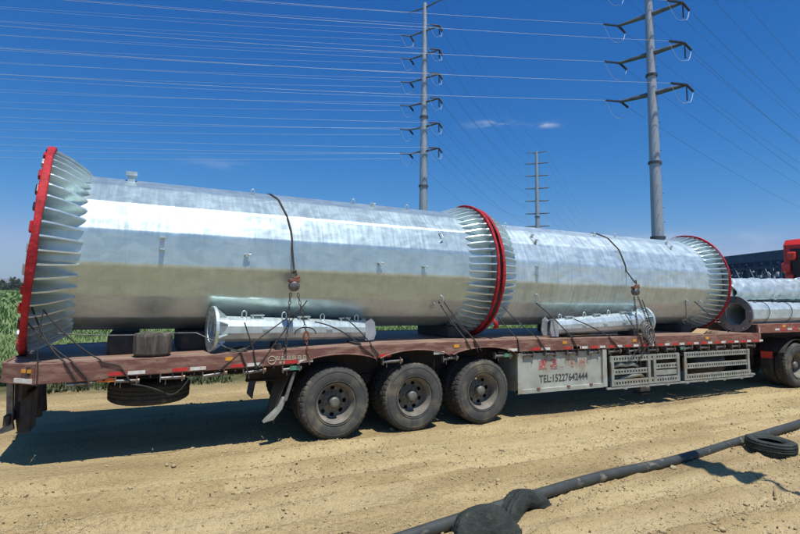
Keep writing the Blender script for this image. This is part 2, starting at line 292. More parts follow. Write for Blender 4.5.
# ------------------------------------------------------------------ helpers
class MB:
    def __init__(s): s.v = []; s.f = []; s.m = []; s.sm = []; s.cur = 0; s.s = False
    def add(s, vs, fs, smooth=None):
        o = len(s.v); s.v += [tuple(v) for v in vs]
        for f in fs: s.f.append(tuple(i+o for i in f)); s.m.append(s.cur); s.sm.append(s.s if smooth is None else smooth)
        return s
    def box(s, x0, x1, y0, y1, z0, z1):
        return s.add([(x0,y0,z0),(x1,y0,z0),(x1,y1,z0),(x0,y1,z0),(x0,y0,z1),(x1,y0,z1),(x1,y1,z1),(x0,y1,z1)],
                     [(0,3,2,1),(4,5,6,7),(0,1,5,4),(1,2,6,5),(2,3,7,6),(3,0,4,7)])
    def obox(s, c, ax, ay, az, hx, hy, hz):
        c = Vector(c); ax = Vector(ax).normalized()*hx; ay = Vector(ay).normalized()*hy; az = Vector(az).normalized()*hz
        vs = [c+ax*i+ay*j+az*k for k in (-1, 1) for i, j in ((-1,-1),(1,-1),(1,1),(-1,1))]
        return s.add(vs, [(0,3,2,1),(4,5,6,7),(0,1,5,4),(1,2,6,5),(2,3,7,6),(3,0,4,7)])
    def prism(s, pts, axis, a, b):
        """pts polygon in the two other axes, extruded along axis from a to b"""
        def P(p, t):
            return {'x': (t, p[0], p[1]), 'y': (p[0], t, p[1]), 'z': (p[0], p[1], t)}[axis]
        n = len(pts); vs = [P(p, a) for p in pts]+[P(p, b) for p in pts]
        fs = [tuple(range(n-1, -1, -1)), tuple(range(n, 2*n))]+[(i, (i+1) % n, n+(i+1) % n, n+i) for i in range(n)]
        return s.add(vs, fs)
    def ring(s, c, u, v, prof, n, off=0.0, smooth=True, close=False, skip=None):
        """lathe: prof list of (axial, radius); u,v span the circle; axis=u x v"""
        c = Vector(c); u = Vector(u).normalized(); v = Vector(v).normalized(); w = u.cross(v)
        vs = []
        for a, r in prof:
            for k in range(n):
                t = off+2*PI*k/n; vs.append(c+w*a+u*(r*math.cos(t))+v*(r*math.sin(t)))
        fs = []; m = len(prof)
        for i in range(m-1 if not close else m):
            j = (i+1) % m
            for k in range(n):
                if skip and skip(i, k): continue
                fs.append((i*n+k, i*n+(k+1) % n, j*n+(k+1) % n, j*n+k))
        return s.add(vs, fs, smooth)
    def tube(s, pts, r, n=6, smooth=True, cap=True):
        pts = [Vector(p) for p in pts]; rs = r if isinstance(r, (list, tuple)) else [r]*len(pts)
        vs = []; prev = None
        for i, p in enumerate(pts):
            d = (pts[min(i+1, len(pts)-1)]-pts[max(i-1, 0)])
            if d.length < 1e-9: d = Vector((0, 0, 1))
            d.normalize()
            a = prev if prev is not None else (Vector((0, 0, 1)) if abs(d.z) < 0.9 else Vector((1, 0, 0)))
            u = (a-d*a.dot(d)).normalized(); prev = u; w = d.cross(u)
            for k in range(n):
                t = 2*PI*k/n; vs.append(p+(u*math.cos(t)+w*math.sin(t))*rs[i])
        fs = [(i*n+k, i*n+(k+1) % n, (i+1)*n+(k+1) % n, (i+1)*n+k) for i in range(len(pts)-1) for k in range(n)]
        s.add(vs, fs, smooth)
        if cap:
            s.add(vs[:n], [tuple(range(n-1, -1, -1))], False); s.add(vs[-n:], [tuple(range(n))], False)
        return s
    def cyl(s, a, b, r, n=12, r2=None): return s.tube([a, b], [r, r if r2 is None else r2], n)
    def build(s, name, mats, parent=None, bevel=0.0, loc=None):
        if isinstance(mats, str): mats = [mats]
        me = bpy.data.meshes.new(name)
        off = Vector((0, 0, 0))
        if loc is not None: off = Vector(loc)
        elif parent is not None: off = WL(parent)
        vs = np.array(s.v, dtype=float)-np.array(off)
        me.from_pydata(vs.tolist(), [], s.f)
        for x in mats: me.materials.append(MATS[x])
        me.polygons.foreach_set('material_index', s.m); me.polygons.foreach_set('use_smooth', s.sm)
        me.update()
        o = bpy.data.objects.new(name, me); COL.objects.link(o)
        if parent is not None: o.parent = parent; o.location = off-WL(parent)
        else: o.location = off
        if bevel:
            b = o.modifiers.new('bevel', 'BEVEL'); b.width = bevel; b.segments = 2; b.limit_method = 'ANGLE'; b.angle_limit = R(50)
        return o
def WL(o):
    v = Vector((0, 0, 0))
    while o is not None: v = v+o.location; o = o.parent
    return v
def tag(o, label, cat, group=None):
    o['label'] = label; o['category'] = cat
    if group: o['group'] = group
    return o
def struct(o, kind='structure'): o['kind'] = kind; return o
def empty(name, loc, label, cat, group=None):
    o = bpy.data.objects.new(name, None); COL.objects.link(o); o.location = loc; o.empty_display_size = 0.2
    return tag(o, label, cat, group)
def kids(o): return KID.get(o.name, [])
def copy_tree(o, parent=None):
    c = o.copy(); COL.objects.link(c)
    if parent is not None: c.parent = parent
    for ch in [x for x in bpy.data.objects if x.parent == o]: copy_tree(ch, c)
    return c
def dup(o, loc, parent=None, rot=None):
    c = o.copy(); COL.objects.link(c); c.location = loc
    if parent is not None: c.parent = parent
    if rot is not None: c.rotation_euler = rot
    return c
def vnoise(x, y, seed=0):
    """smooth value noise, numpy arrays"""
    xi = np.floor(x).astype(np.int64); yi = np.floor(y).astype(np.int64); xf = x-xi; yf = y-yi
    def h(a, b):
        k = (a*374761393+b*668265263+seed*1442695041) & 0xffffffff
        k = ((k ^ (k >> 13))*1274126177) & 0xffffffff
        return ((k ^ (k >> 16)) & 0xffff)/65535.0
    u = xf*xf*(3-2*xf); v = yf*yf*(3-2*yf)
    return (h(xi, yi)*(1-u)+h(xi+1, yi)*u)*(1-v)+(h(xi, yi+1)*(1-u)+h(xi+1, yi+1)*u)*v
def fbm(x, y, oct=4, seed=0):
    s = 0; a = 0.5
    for i in range(oct): s = s+a*(vnoise(x, y, seed+i)-0.5); x = x*2.03+11.1; y = y*2.03+5.3; a *= 0.5
    return s

# ------------------------------------------------------------------ ground
TREAD = [None]
def ground_h(x, y):
    near = np.exp(-np.maximum(0, np.abs(x-3)-14)/10)*np.exp(-np.maximum(0, np.abs(y+1)-9)/6)
    h = 0.05*fbm(x*0.55, y*0.9, 3, 3)
    # ruts along the lorry's way
    wob = 0.35*fbm(x*0.22, y*0.0, 2, 9)
    tread = np.zeros_like(h)
    for yc, wd, dp, sl in ((-0.55, 0.24, 0.040, 0.01), (-1.25, 0.20, 0.035, 0.03), (-1.75, 0.17, 0.045, 0.05), (-2.35, 0.20, 0.030, 0.0), (-3.95, 0.22, 0.035, -0.04), (-4.6, 0.22, 0.03, -0.03), (-1.5, 0.14, 0.03, -0.11), (-3.3, 0.13, 0.025, 0.09)):
        yy = yc+wob+sl*(x-3); q = (y-yy)/wd
        inside = np.exp(-q**6)
        h = h-dp*np.exp(-q**4)+dp*0.9*np.exp(-(np.abs(q)-1.35)**2*7)*(0.6+0.8*vnoise(x*2.1, y*2.1, 17))
        tread = np.maximum(tread, inside*(vnoise(x*0.5, y*0.3+yc*7, 5) > 0.32))
        h = h+0.010*inside*np.sign(np.sin(x*2*PI/0.13+q*2.5))*(vnoise(x*0.6, y*0.6, 15) > 0.42)
    TREAD[0] = tread
    rough = np.clip((vnoise(x*0.7, y*1.1, 21)-0.30)*2.4, 0.15, 1)*(1-0.75*tread)
    h = h+rough*(0.075*fbm(x*3.5, y*6, 4, 33)+0.065*np.abs(fbm(x*12, y*12, 3, 44)))
    churn = np.clip((x-1.0)/2.5, 0, 1)*np.clip((-2.9-y)/0.5, 0, 1)+0.6*np.clip((-1.0-x)/2, 0, 1)*np.clip((-2.6-y)/0.5, 0, 1)
    h = h+churn*(0.09*fbm(x*2.6, y*3.4, 4, 71)+0.05*np.abs(fbm(x*8, y*8, 3, 72)))
    flat = np.clip((y-0.0)/0.4, 0, 1)*np.clip((3.2-y)/0.6, 0, 1)
    h = h*(1-0.75*flat)
    h = np.minimum(h, 0.03+0.4*np.clip(-y-0.15, 0, 1))
    return h*near-0.012*np.clip(y > -5, 0, 1)*0
def ground():
    def axis(a, b, step, lo, hi):
        c = list(np.arange(a, b+1e-6, step)); s = step
        x = b
        while x < hi: s *= 1.25; x += s; c.append(x)
        x = a; s = step
        while x > lo: s *= 1.25; x -= s; c.insert(0, x)
        return np.array(c)
    xs = axis(-6.5, 17.0, 0.035, -6500, 6500); ys = axis(-5.6, 4.4, 0.030, -6500, 6500)
    X, Y = np.meshgrid(xs, ys, indexing='ij'); Z = ground_h(X, Y)
    V = np.stack([X, Y, Z], -1).reshape(-1, 3); nx, ny = len(xs), len(ys)
    i = np.arange(nx-1)[:, None]*ny+np.arange(ny-1)[None, :]
    F = np.stack([i, i+ny, i+ny+1, i+1], -1).reshape(-1, 4)
    me = bpy.data.meshes.new('ground'); me.vertices.add(len(V)); me.vertices.foreach_set('co', V.ravel())
    me.loops.add(F.size); me.loops.foreach_set('vertex_index', F.ravel().astype(np.int32))
    me.polygons.add(len(F)); me.polygons.foreach_set('loop_start', np.arange(0, F.size, 4, dtype=np.int32))
    me.polygons.foreach_set('loop_total', np.full(len(F), 4, dtype=np.int32)); me.polygons.foreach_set('use_smooth', np.ones(len(F), bool))
    me.update(calc_edges=True); me.materials.append(MATS['soil'])
    at = me.attributes.new('compaction', 'FLOAT', 'POINT'); comp = 0.75*TREAD[0]*(0.55+0.6*vnoise(X*5, Y*5, 91)); at.data.foreach_set('value', np.clip(comp, 0, 0.85).ravel().astype(np.float32))
    o = bpy.data.objects.new('ground', me); COL.objects.link(o); struct(o)
ground()
def gz(x, y): return float(ground_h(np.array([float(x)]), np.array([float(y)]))[0])

def raw_mesh(name, V, F, material, kind=None):
    """V (n,3), F (m,k) numpy"""
    k = F.shape[1]; me = bpy.data.meshes.new(name); me.vertices.add(len(V)); me.vertices.foreach_set('co', V.ravel().astype(np.float32))
    me.loops.add(F.size); me.loops.foreach_set('vertex_index', F.ravel().astype(np.int32))
    me.polygons.add(len(F)); me.polygons.foreach_set('loop_start', np.arange(0, F.size, k, dtype=np.int32))
    me.polygons.foreach_set('loop_total', np.full(len(F), k, dtype=np.int32)); me.update(calc_edges=True)
    me.materials.append(MATS[material]); o = bpy.data.objects.new(name, me); COL.objects.link(o)
    if kind: o['kind'] = kind
    return o
def blades(name, X, Y, H, Wd, material, bend=0.45, zf=None):
    """bent grass-like leaves, two quads each"""
    n = len(X); a = np.random.rand(n)*2*PI; b = a+PI/2
    lean = (0.15+bend*np.random.rand(n))*H
    Z0 = np.zeros(n) if zf is None else zf
    P = []
    for t, w in ((0, 1.0), (0.55, 0.85), (1.0, 0.12)):
        cx = X+np.cos(a)*lean*t*t; cy = Y+np.sin(a)*lean*t*t; cz = Z0+H*(t-0.18*t*t*t)
        P.append(np.stack([cx-np.cos(b)*Wd*w/2, cy-np.sin(b)*Wd*w/2, cz], -1)); P.append(np.stack([cx+np.cos(b)*Wd*w/2, cy+np.sin(b)*Wd*w/2, cz], -1))
    V = np.stack(P, 1).reshape(-1, 3); i = np.arange(n)[:, None]*6
    F = np.concatenate([i+np.array([0, 1, 3, 2]), i+np.array([2, 3, 5, 4])], 0)
    return raw_mesh(name, V, F, material, 'stuff')
# crop field: thick rows near, sparser and larger clumps with distance
def field():
    rs = np.random.RandomState(3)
    n = 120000
    Y = 6.8+9.5*rs.rand(n)**1.15; X = -22+48*rs.rand(n)
    row = np.round(Y/0.5)*0.5+rs.randn(n)*0.10; Y = np.maximum(row, 6.6)
    H = (0.42+0.38*rs.rand(n))*(0.75+0.5*vnoise(X*0.3, Y*0.3, 2))
    n2 = 90000
    Y2 = 14+60*rs.rand(n2)**1.6; X2 = -75+150*rs.rand(n2); H2 = (0.5+0.4*rs.rand(n2))
    n3 = 25000
    Y3 = 60+190*rs.rand(n3)**1.4; X3 = -260+480*rs.rand(n3); H3 = 0.7+0.4*rs.rand(n3)
    XX = np.concatenate([X, X2, X3]); YY = np.concatenate([Y, Y2, Y3]); HH = np.concatenate([H, H2, H3])
    WW = np.concatenate([0.035+0.03*rs.rand(n), 0.09+0.10*rs.rand(n2), 0.5+0.7*rs.rand(n3)])
    o = blades('crop_field', XX, YY, HH, WW, 'crop_leaf', 0.6)
    tag(o, 'green leafy crop growing in the field behind the truck', 'crop')
    n = 9000
    X = -16+40*rs.rand(n); Y = 5.5+1.0*rs.rand(n); k = vnoise(X*0.8, Y*0.8, 8) > 0.5; X = X[k]; Y = Y[k]; n = len(X)
    o = blades('roadside_weeds', X, Y, 0.06+0.16*rs.rand(n), 0.02+0.02*rs.rand(n), 'dark_weed', 0.9)
    tag(o, 'dark low weeds along the dirt edge of the field', 'weeds')
field()
# loose clods and pebbles on the dirt
def clods():
    t = (1+5**0.5)/2
    B = np.array([(-1,t,0),(1,t,0),(-1,-t,0),(1,-t,0),(0,-1,t),(0,1,t),(0,-1,-t),(0,1,-t),(t,0,-1),(t,0,1),(-t,0,-1),(-t,0,1)])/1.9
    BF = np.array([(0,11,5),(0,5,1),(0,1,7),(0,7,10),(0,10,11),(1,5,9),(5,11,4),(11,10,2),(10,7,6),(7,1,8),(3,9,4),(3,4,2),(3,2,6),(3,6,8),(3,8,9),(4,9,5),(2,4,11),(6,2,10),(8,6,7),(9,8,1)])
    rs = np.random.RandomState(5); n = 42000
    X = -6+22*rs.rand(n); Y = -5.5+9.6*rs.rand(n)
    dens = vnoise(X*0.9, Y*1.6, 51)*0.7+vnoise(X*4, Y*4, 52)*0.3+0.10*(Y < -2.2)+0.14*(Y < -3.0)*(X > 1.5)
    k = rs.rand(n) < np.clip((dens-0.36)*3.0, 0.03, 1); X = X[k]; Y = Y[k]; n = len(X)
    s = 0.005+0.012*rs.rand(n)**2+0.028*(rs.rand(n) < 0.015)*rs.rand(n)
    Z = ground_h(X, Y)+s*0.25
    V = B[None]*s[:, None, None]*(0.7+0.6*rs.rand(n, 12, 1))*np.stack([0.8+0.6*rs.rand(n), 0.8+0.6*rs.rand(n), 0.55+0.3*rs.rand(n)], -1)[:, None, :]
    V = V+np.stack([X, Y, Z], -1)[:, None, :]
    F = (BF[None]+np.arange(n)[:, None, None]*12).reshape(-1, 3)
    o = raw_mesh('loose_clods', V.reshape(-1, 3), F, 'stone_pale', 'stuff'); tag(o, 'pebbles and dry clods scattered over the sandy dirt', 'gravel')
clods()
# hills far away and tree line
def hills():
    V = []; F = []; N = 140; rs = 5200
    for i in range(N):
        a = -1.9+3.8*i/(N-1)
        x = math.sin(a)*rs-400; y = math.cos(a)*rs
        hh = 40+130*max(0, float(fbm(np.array([i*0.11]), np.array([0.5]), 5, 77)[0])+0.28)
        for (k, z) in ((0, -5), (0.02, hh*0.45), (0.05, hh), (0.16, -5)): V.append((x*(1+k), y*(1+k), z))
    for i in range(N-1):
        for j in range(3): F.append((i*4+j, i*4+j+1, i*4+j+5, i*4+j+4))
    mb = MB(); mb.add(V, F, True); struct(mb.build('hills', 'hill_rock'))
hills()
def leafball(mb, c, rad, n, size, rs, squash=1.0):
    for _ in range(n):
        d = rs.randn(3); d /= np.linalg.norm(d); q = rad*(0.45+0.6*rs.rand())
        p = np.array(c)+d*q*np.array([1, 1, squash]); a = rs.randn(3); a /= np.linalg.norm(a); b = np.cross(a, rs.randn(3)); b /= np.linalg.norm(b)
        s = size*(0.6+0.8*rs.rand()); a = a*s; b = b*s*0.7
        mb.add([p-a, p-b, p+a, p+b], [(0, 1, 2, 3)], False)
def far_tree(x, y, h, w, label, rs):
    t = empty('field_tree', (x, y, 0), label, 'tree', 'far trees behind the crop field')
    m = MB(); m.tube([(x, y, 0), (x+0.1*w, y, h*0.35), (x, y, h*0.8)], [0.03*h, 0.022*h, 0.008*h], 6)
    for k in range(3):
        a = rs.rand()*6.28; m.tube([(x, y, h*(0.3+0.12*k)), (x+math.cos(a)*w*0.6, y+math.sin(a)*w*0.6, h*(0.5+0.12*k))], [0.012*h, 0.004*h], 5)
    m.build('trunk', 'bark', t)
    m = MB()
    for k in range(8):
        f = (k+0.5)/8; rr = w*(0.55+0.45*math.sin(PI*min(1, f*1.15)))*(0.8+0.4*rs.rand())*(1-0.45*f)
        leafball(m, (x+w*0.3*rs.randn(), y+w*0.3*rs.randn(), h*(0.2+0.74*f)), rr, 60, w*0.16, rs, 1.1)
    m.build('crown', 'tree_leaf', t)
rs = np.random.RandomState(11)
spots = [(-0.3, 9, 3.2, 'bushy dark tree at the left edge of the picture'), (7, 6.5, 3.0, 'low round tree in the far tree line, left of the tallest poplar'),
         (12, 13.5, 2.6, 'tallest slender poplar in the far tree line at left'), (17.5, 10.5, 2.8, 'medium slim tree just right of the tallest poplar'),
         (22, 6.5, 3.6, 'low bush-like tree between two slim far trees'), (26.5, 9.5, 2.6, 'slim dark tree in the far line next to the red flange')]
for u, h, w, lab in spots:
    d = pixdir(u, 287); k = 430/d.y; far_tree(-2.62+d.x*k, -7.7+430, h*0.68, w*1.1, lab, rs)
def belt():
    m = MB(); r = np.random.RandomState(8)
    for k in range(620):
        a = -1.15+2.2*r.rand(); D = 480+80*r.rand(); x = math.sin(a)*D-2; y = math.cos(a)*D
        h = 1.6+2.6*r.rand()**2; leafball(m, (x, y, h*0.4), h*0.62, 30, 0.9, r, 0.8)
    o = m.build('far_tree_belt', 'tree_leaf'); struct(o, 'stuff'); tag(o, 'continuous dark hedge of trees along the horizon', 'trees')
belt()

# air: even haze round the whole scene
m_ = bpy.data.materials.new('air'); m_.use_nodes = True; MATS['air'] = m_
nt = m_.node_tree; nt.nodes.remove(nt.nodes['Principled BSDF']); pv = nt.nodes.new('ShaderNodeVolumePrincipled')
pv.inputs['Color'].default_value = (0.80, 0.88, 1.0, 1); pv.inputs['Density'].default_value = 0.00013; pv.inputs['Anisotropy'].default_value = 0.0
nt.links.new(pv.outputs[0], nt.nodes['Material Output'].inputs['Volume'])
hz_ = MB().box(-7400, 7400, -7400, 7400, -7, 230).build('haze', 'air'); hz_['kind'] = 'stuff'; tag(hz_, 'thin pale haze in the air over the field and hills', 'haze')

# ------------------------------------------------------------------ trailer
T = empty('flatbed_trailer', (3.2, 1.32, 0), 'long rusty red flatbed semi-trailer with three axles carrying the steel tubes', 'trailer')
TW = 2.64
prof = [(-4.19, 1.262), (-3.8, 1.270), (-1.95, 1.305), (-0.4, 1.345), (1.04, 1.375), (3.0, 1.375), (5.3, 1.36), (7.6, 1.350), (10.2, 1.345)]
def dz(x):
    for (a, za), (b, zb) in zip(prof, prof[1:]):
        if x <= b: return za+(zb-za)*(max(x, a)-a)/(b-a)
    return prof[-1][1]
# deck plates (with seams between sheets)
seams = [-4.19, -3.8, -2.4, -0.9, 0.6, 2.1, 3.6, 5.1, 6.6, 8.1, 9.6, 10.2]
for i, (a, b) in enumerate(zip(seams, seams[1:])):
    y0a = 0.36 if a < -4 else 0.02; y0b = 0.02
    m = MB(); g = 0.004
    za, zb = dz(a), dz(b)
    vs = [(a+g, y0a, za-.02), (b-g, y0b, zb-.02), (b-g, TW-y0b, zb-.02), (a+g, TW-y0a, za-.02), (a+g, y0a, za), (b-g, y0b, zb), (b-g, TW-y0b, zb), (a+g, TW-y0a, za)]
    m.add(vs, [(0,3,2,1),(4,5,6,7),(0,1,5,4),(1,2,6,5),(2,3,7,6),(3,0,4,7)])
    m.build('deck_plate', 'deck_steel', T)
# side beams: C-section with arches over the wheels
def side_beam(y0, y1, nm='side_beam'):
    xs = sorted(set([-3.8, 10.2]+[round(-3.8+0.1*i, 3) for i in range(141)]))
    top = [(x, dz(x)+0.008) for x in xs]
    def zb(x):
        b = dz(x)-0.205+(-0.03 if x < -3 else 0)
        for cx in (0, 1.31, 2.62):
            d = abs(x-cx)
            if d < 0.62: b = max(b, dz(x)-0.205+0.105*math.cos(d/0.62*PI/2)**0.7)
        return b
    m = MB(); n = len(xs)
    vs = []
    for x, z in top: vs += [(x, y0, z), (x, y1, z), (x, y1, zb(x)), (x, y0, zb(x))]
    fs = []
    for i in range(n-1):
        for k in range(4): fs.append((i*4+k, i*4+(k+1) % 4, i*4+4+(k+1) % 4, i*4+4+k))
    fs += [(3, 2, 1, 0), tuple((n-1)*4+k for k in range(4))]
    m.add(vs, [f[::-1] for f in fs]); return m.build(nm, 'beam_paint', T, bevel=0.008)
side_beam(-0.02, 0.018); side_beam(TW-0.018, TW+0.02)
# arch lips
for cx in (0, 1.31, 2.62):
    m = MB(); pts = []
    for i in range(15):
        x = cx-0.62+1.24*i/14; d = abs(x-cx); pts.append((x, -0.028, dz(x)-0.205+0.105*max(0, math.cos(d/0.62*PI/2))**0.7))
    m.tube(pts, 0.010, 6); m.build('arch_lip', 'beam_paint', T)
# tail beam with chamfered corners
m = MB()
pl = [(-3.802, -0.02), (-4.20, 0.34), (-4.20, TW-0.34), (-3.802, TW+0.02)]
il = [(-3.802, 0.02), (-4.165, 0.355), (-4.165, TW-0.355), (-3.802, TW-0.02)]
for i in range(3):
    vs = [(*pl[i], 1.03), (*pl[i+1], 1.03), (*il[i+1], 1.03), (*il[i], 1.03), (*pl[i], 1.278), (*pl[i+1], 1.270), (*il[i+1], 1.270), (*il[i], 1.278)]
    m.add(vs, [(0,1,2,3),(7,6,5,4),(0,4,5,1),(1,5,6,2),(2,6,7,3),(3,7,4,0)])
m.build('tail_beam', 'beam_paint', T, bevel=0.006)
# underframe
m = MB()
for yy in (0.72, 1.80):
    for (a, b, z0) in ((-4.1, -1.2, 0.93), (-1.2, 9.4, 0.80)):
        m.box(a, b, yy, yy+0.12, z0, z0+0.02); m.box(a, b, yy+0.05, yy+0.07, z0+0.02, 1.24); m.box(a, b, yy, yy+0.12, 1.22, 1.24)
m.build('main_rail', 'chassis_dark', T)
for i in range(27):
    x = -3.9+i*0.53
    m = MB(); m.box(x, x+0.06, 0.03, TW-0.03, dz(x)-0.13, dz(x)-0.03); m.build('cross_member', 'chassis_dark', T)
# axles and suspension
for cx in (0, 1.31, 2.62):
    m = MB(); m.cyl((cx, 0.25, 0.52), (cx, TW-0.25, 0.52), 0.075, 14)
    for yy in (0.80, 1.84): m.cyl((cx, yy-0.16, 0.52), (cx, yy-0.02, 0.52), 0.2, 18)
    m.build('axle', 'chassis_dark', T)
    for yy in (0.76, 1.80):
        m = MB()
        for k in range(5): m.tube([(cx-0.62+0.07*k, yy, 0.74-0.02*k), (cx, yy, 0.60-0.02*k), (cx+0.62-0.07*k, yy, 0.74-0.02*k)], 0.028, 4)
        m.box(cx-0.09, cx+0.09, yy-0.06, yy+0.06, 0.45, 0.66); m.build('leaf_spring', 'chassis_dark', T)
        m = MB(); m.prism([(cx+0.52, 0.66), (cx+0.80, 0.66), (cx+0.88, 0.80), (cx+0.44, 0.80)], 'y', yy-0.05, yy+0.05); m.build('spring_hanger', 'chassis_dark', T)
# wheel
def wheel_meshes():
    r, w = 0.54, 0.29
    N = 160
    # outline across, y from 0 (outer face) inward; tread part modulated
    P = [(0.050, 0.296), (0.020, 0.305), (0.006, 0.335), (0.000, 0.39), (0.002, 0.44), (0.010, 0.485), (0.022, 0.510), (0.040, 0.530),
         (0.052, 0.538), (0.085, 0.540), (0.088, 0.526), (0.100, 0.526), (0.103, 0.541), (0.140, 0.542), (0.143, 0.527), (0.155, 0.527), (0.158, 0.541),
         (0.195, 0.541), (0.198, 0.526), (0.210, 0.526), (0.213, 0.540), (0.245, 0.537), (0.258, 0.528), (0.272, 0.508), (0.284, 0.48), (0.29, 0.42), (0.286, 0.34), (0.27, 0.30)]
    tm = MB(); vs = []
    for j, (a, rr) in enumerate(P):
        for k in range(N):
            t = 2*PI*k/N; q = rr
            if 6 <= j <= 9 or 20 <= j <= 23:
                if k % 4 == (0 if j < 12 else 2): q = rr-0.010
            if j in (12, 13, 16, 17) and k % 4 == 1: q = rr-0.009
            vs.append((q*math.cos(t), a, q*math.sin(t)))
    for j in range(len(P)-1):
        for k in range(N):
            tm.cur = 1 if 6 <= j <= 22 else 0
            tm.add([], []) ; tm.f.append((j*N+k, (j+1)*N+k, (j+1)*N+(k+1) % N, j*N+(k+1) % N)); tm.m.append(tm.cur); tm.sm.append(not (6 <= j <= 22))
    tm.v = vs
    # sidewall ribs (raised rings)
    for rr in (0.325, 0.465):
        tm.cur = 0
        pts = [(rr*math.cos(2*PI*k/64), 0.004, rr*math.sin(2*PI*k/64)) for k in range(65)]; tm.tube(pts, 0.005, 4, cap=False)
    # rim dish with hand holes
    rm = MB()
    N2 = 80; D = [(0.060, 0.292), (0.030, 0.300), (0.012, 0.304), (0.012, 0.296), (0.030, 0.288), (0.052, 0.275), (0.066, 0.262), (0.175, 0.250), (0.205, 0.235), (0.210, 0.222),
                  (0.214, 0.172), (0.205, 0.158), (0.180, 0.140), (0.172, 0.10), (0.172, 0.02)]
    vs = [(rr*math.cos(2*PI*k/N2), a, rr*math.sin(2*PI*k/N2)) for a, rr in D for k in range(N2)]
    for j in range(len(D)-1):
        for k in range(N2):
            if j == 9 and (k % 10) in (3, 4, 5, 6): continue
            rm.f.append((j*N2+k, (j+1)*N2+k, (j+1)*N2+(k+1) % N2, j*N2+(k+1) % N2)); rm.m.append(0); rm.sm.append(True)
    rm.v = vs
    for k in range(10):
        t = 2*PI*k/10+0.2; c = (0.118*math.cos(t), 0, 0.118*math.sin(t)); rm.cyl((c[0], 0.150, c[2]), (c[0], 0.178, c[2]), 0.016, 6)
    hm = MB()
    hm.ring((0, 0, 0), (1, 0, 0), (0, 0, 1), [(-0.172, 0.085), (-0.095, 0.080), (-0.065, 0.074), (-0.055, 0.062), (-0.055, 0.03), (-0.050, 0.0)], 20)
    return tm, rm, hm
tm, rm, hm = wheel_meshes()
def wheel(x, y, z, parent, flip=False, inner=False, rot=0.0):
    root = rm.build('wheel', 'rim_steel', parent, loc=None) if False else None
    global W0
    if W0 is None:
        W0 = []
        for mb, nm, mt in ((rm, 'wheel', ['rim_steel']), (tm, 'tyre', ['tyre_rubber', 'tyre_tread']), (hm, 'hub', ['hub_steel'])):
            me = bpy.data.meshes.new(nm); me.from_pydata(mb.v, [], mb.f)
            for q in mt: me.materials.append(MATS[q])
            me.polygons.foreach_set('material_index', mb.m); me.polygons.foreach_set('use_smooth', mb.sm); me.update(); W0.append(me)
    o = bpy.data.objects.new('wheel', W0[0]); COL.objects.link(o); o.parent = parent; o.location = Vector((x, y, z))-WL(parent)
    o.rotation_euler = (0, rot, PI if flip else 0)
    t = bpy.data.objects.new('tyre', W0[1]); COL.objects.link(t); t.parent = o
    if not inner:
        h = bpy.data.objects.new('hub', W0[2]); COL.objects.link(h); h.parent = o
    return o
W0 = None
for i, cx in enumerate((0, 1.31, 2.62)):
    wheel(cx, 0.0, 0.530, T, rot=0.4+i*1.1); w_ = wheel(cx, 0.335+0.29, 0.530, T, flip=True, inner=True, rot=i*0.7)
    wheel(cx, TW, 0.530, T, flip=True, rot=i*0.9); wheel(cx, TW-0.335-0.29, 0.530, T, inner=True)
# spare wheel hung flat under the deck
sp = wheel(-2.53, 0.95, 0.55, T, inner=True); sp.rotation_euler = (R(90), 0, 0); sp.location.z = 0.60
m = MB(); m.box(-2.95, -2.1, 0.9, 0.96, 0.90, 0.93); m.cyl((-2.53, 0.93, 0.88), (-2.53, 0.93, 1.2), 0.02, 8); m.build('spare_carrier', 'chassis_dark', T)
# mudflap
def flap(x, y0, y1, z0, z1, lean, mtl='rubber_black', nm='mudflap'):
    m = MB(); n = 6; vs = []; fs = []
    for i in range(n+1):
        f = i/n; z = z1+(z0-z1)*f; xx = x-lean*f-0.04*math.sin(f*3)
        for yy in (y0, y1):
            vs += [(xx, yy, z), (xx+0.012, yy, z)]
    for i in range(n):
        a = i*4; fs += [(a, a+2, a+6, a+4), (a+1, a+5, a+7, a+3), (a, a+4, a+5, a+1), (a+2, a+3, a+7, a+6)]
    fs += [(0, 1, 3, 2), (n*4, n*4+2, n*4+3, n*4+1)]
    m.add(vs, fs, False); return m.build(nm, mtl, T)
flap(-0.68, 0.10, 0.66, 0.30, 1.02, 0.22); flap(-0.68, TW-0.66, TW-0.10, 0.30, 1.02, 0.2)
m = MB(); m.prism([(-0.66, 1.02), (-0.62, 1.02), (-0.74, 0.62), (-0.79, 0.62)], 'y', 0.02, 0.05); m.build('mudguard', 'winch_steel', T)
m = MB(); m.prism([(-0.79, 0.66), (-0.74, 0.66), (-0.80, 0.50), (-0.92, 0.36), (-1.06, 0.33), (-1.02, 0.38), (-0.88, 0.50)], 'y', 0.03, 0.16); m.build('mudguard', 'rail_galvanised', T, bevel=0.01)
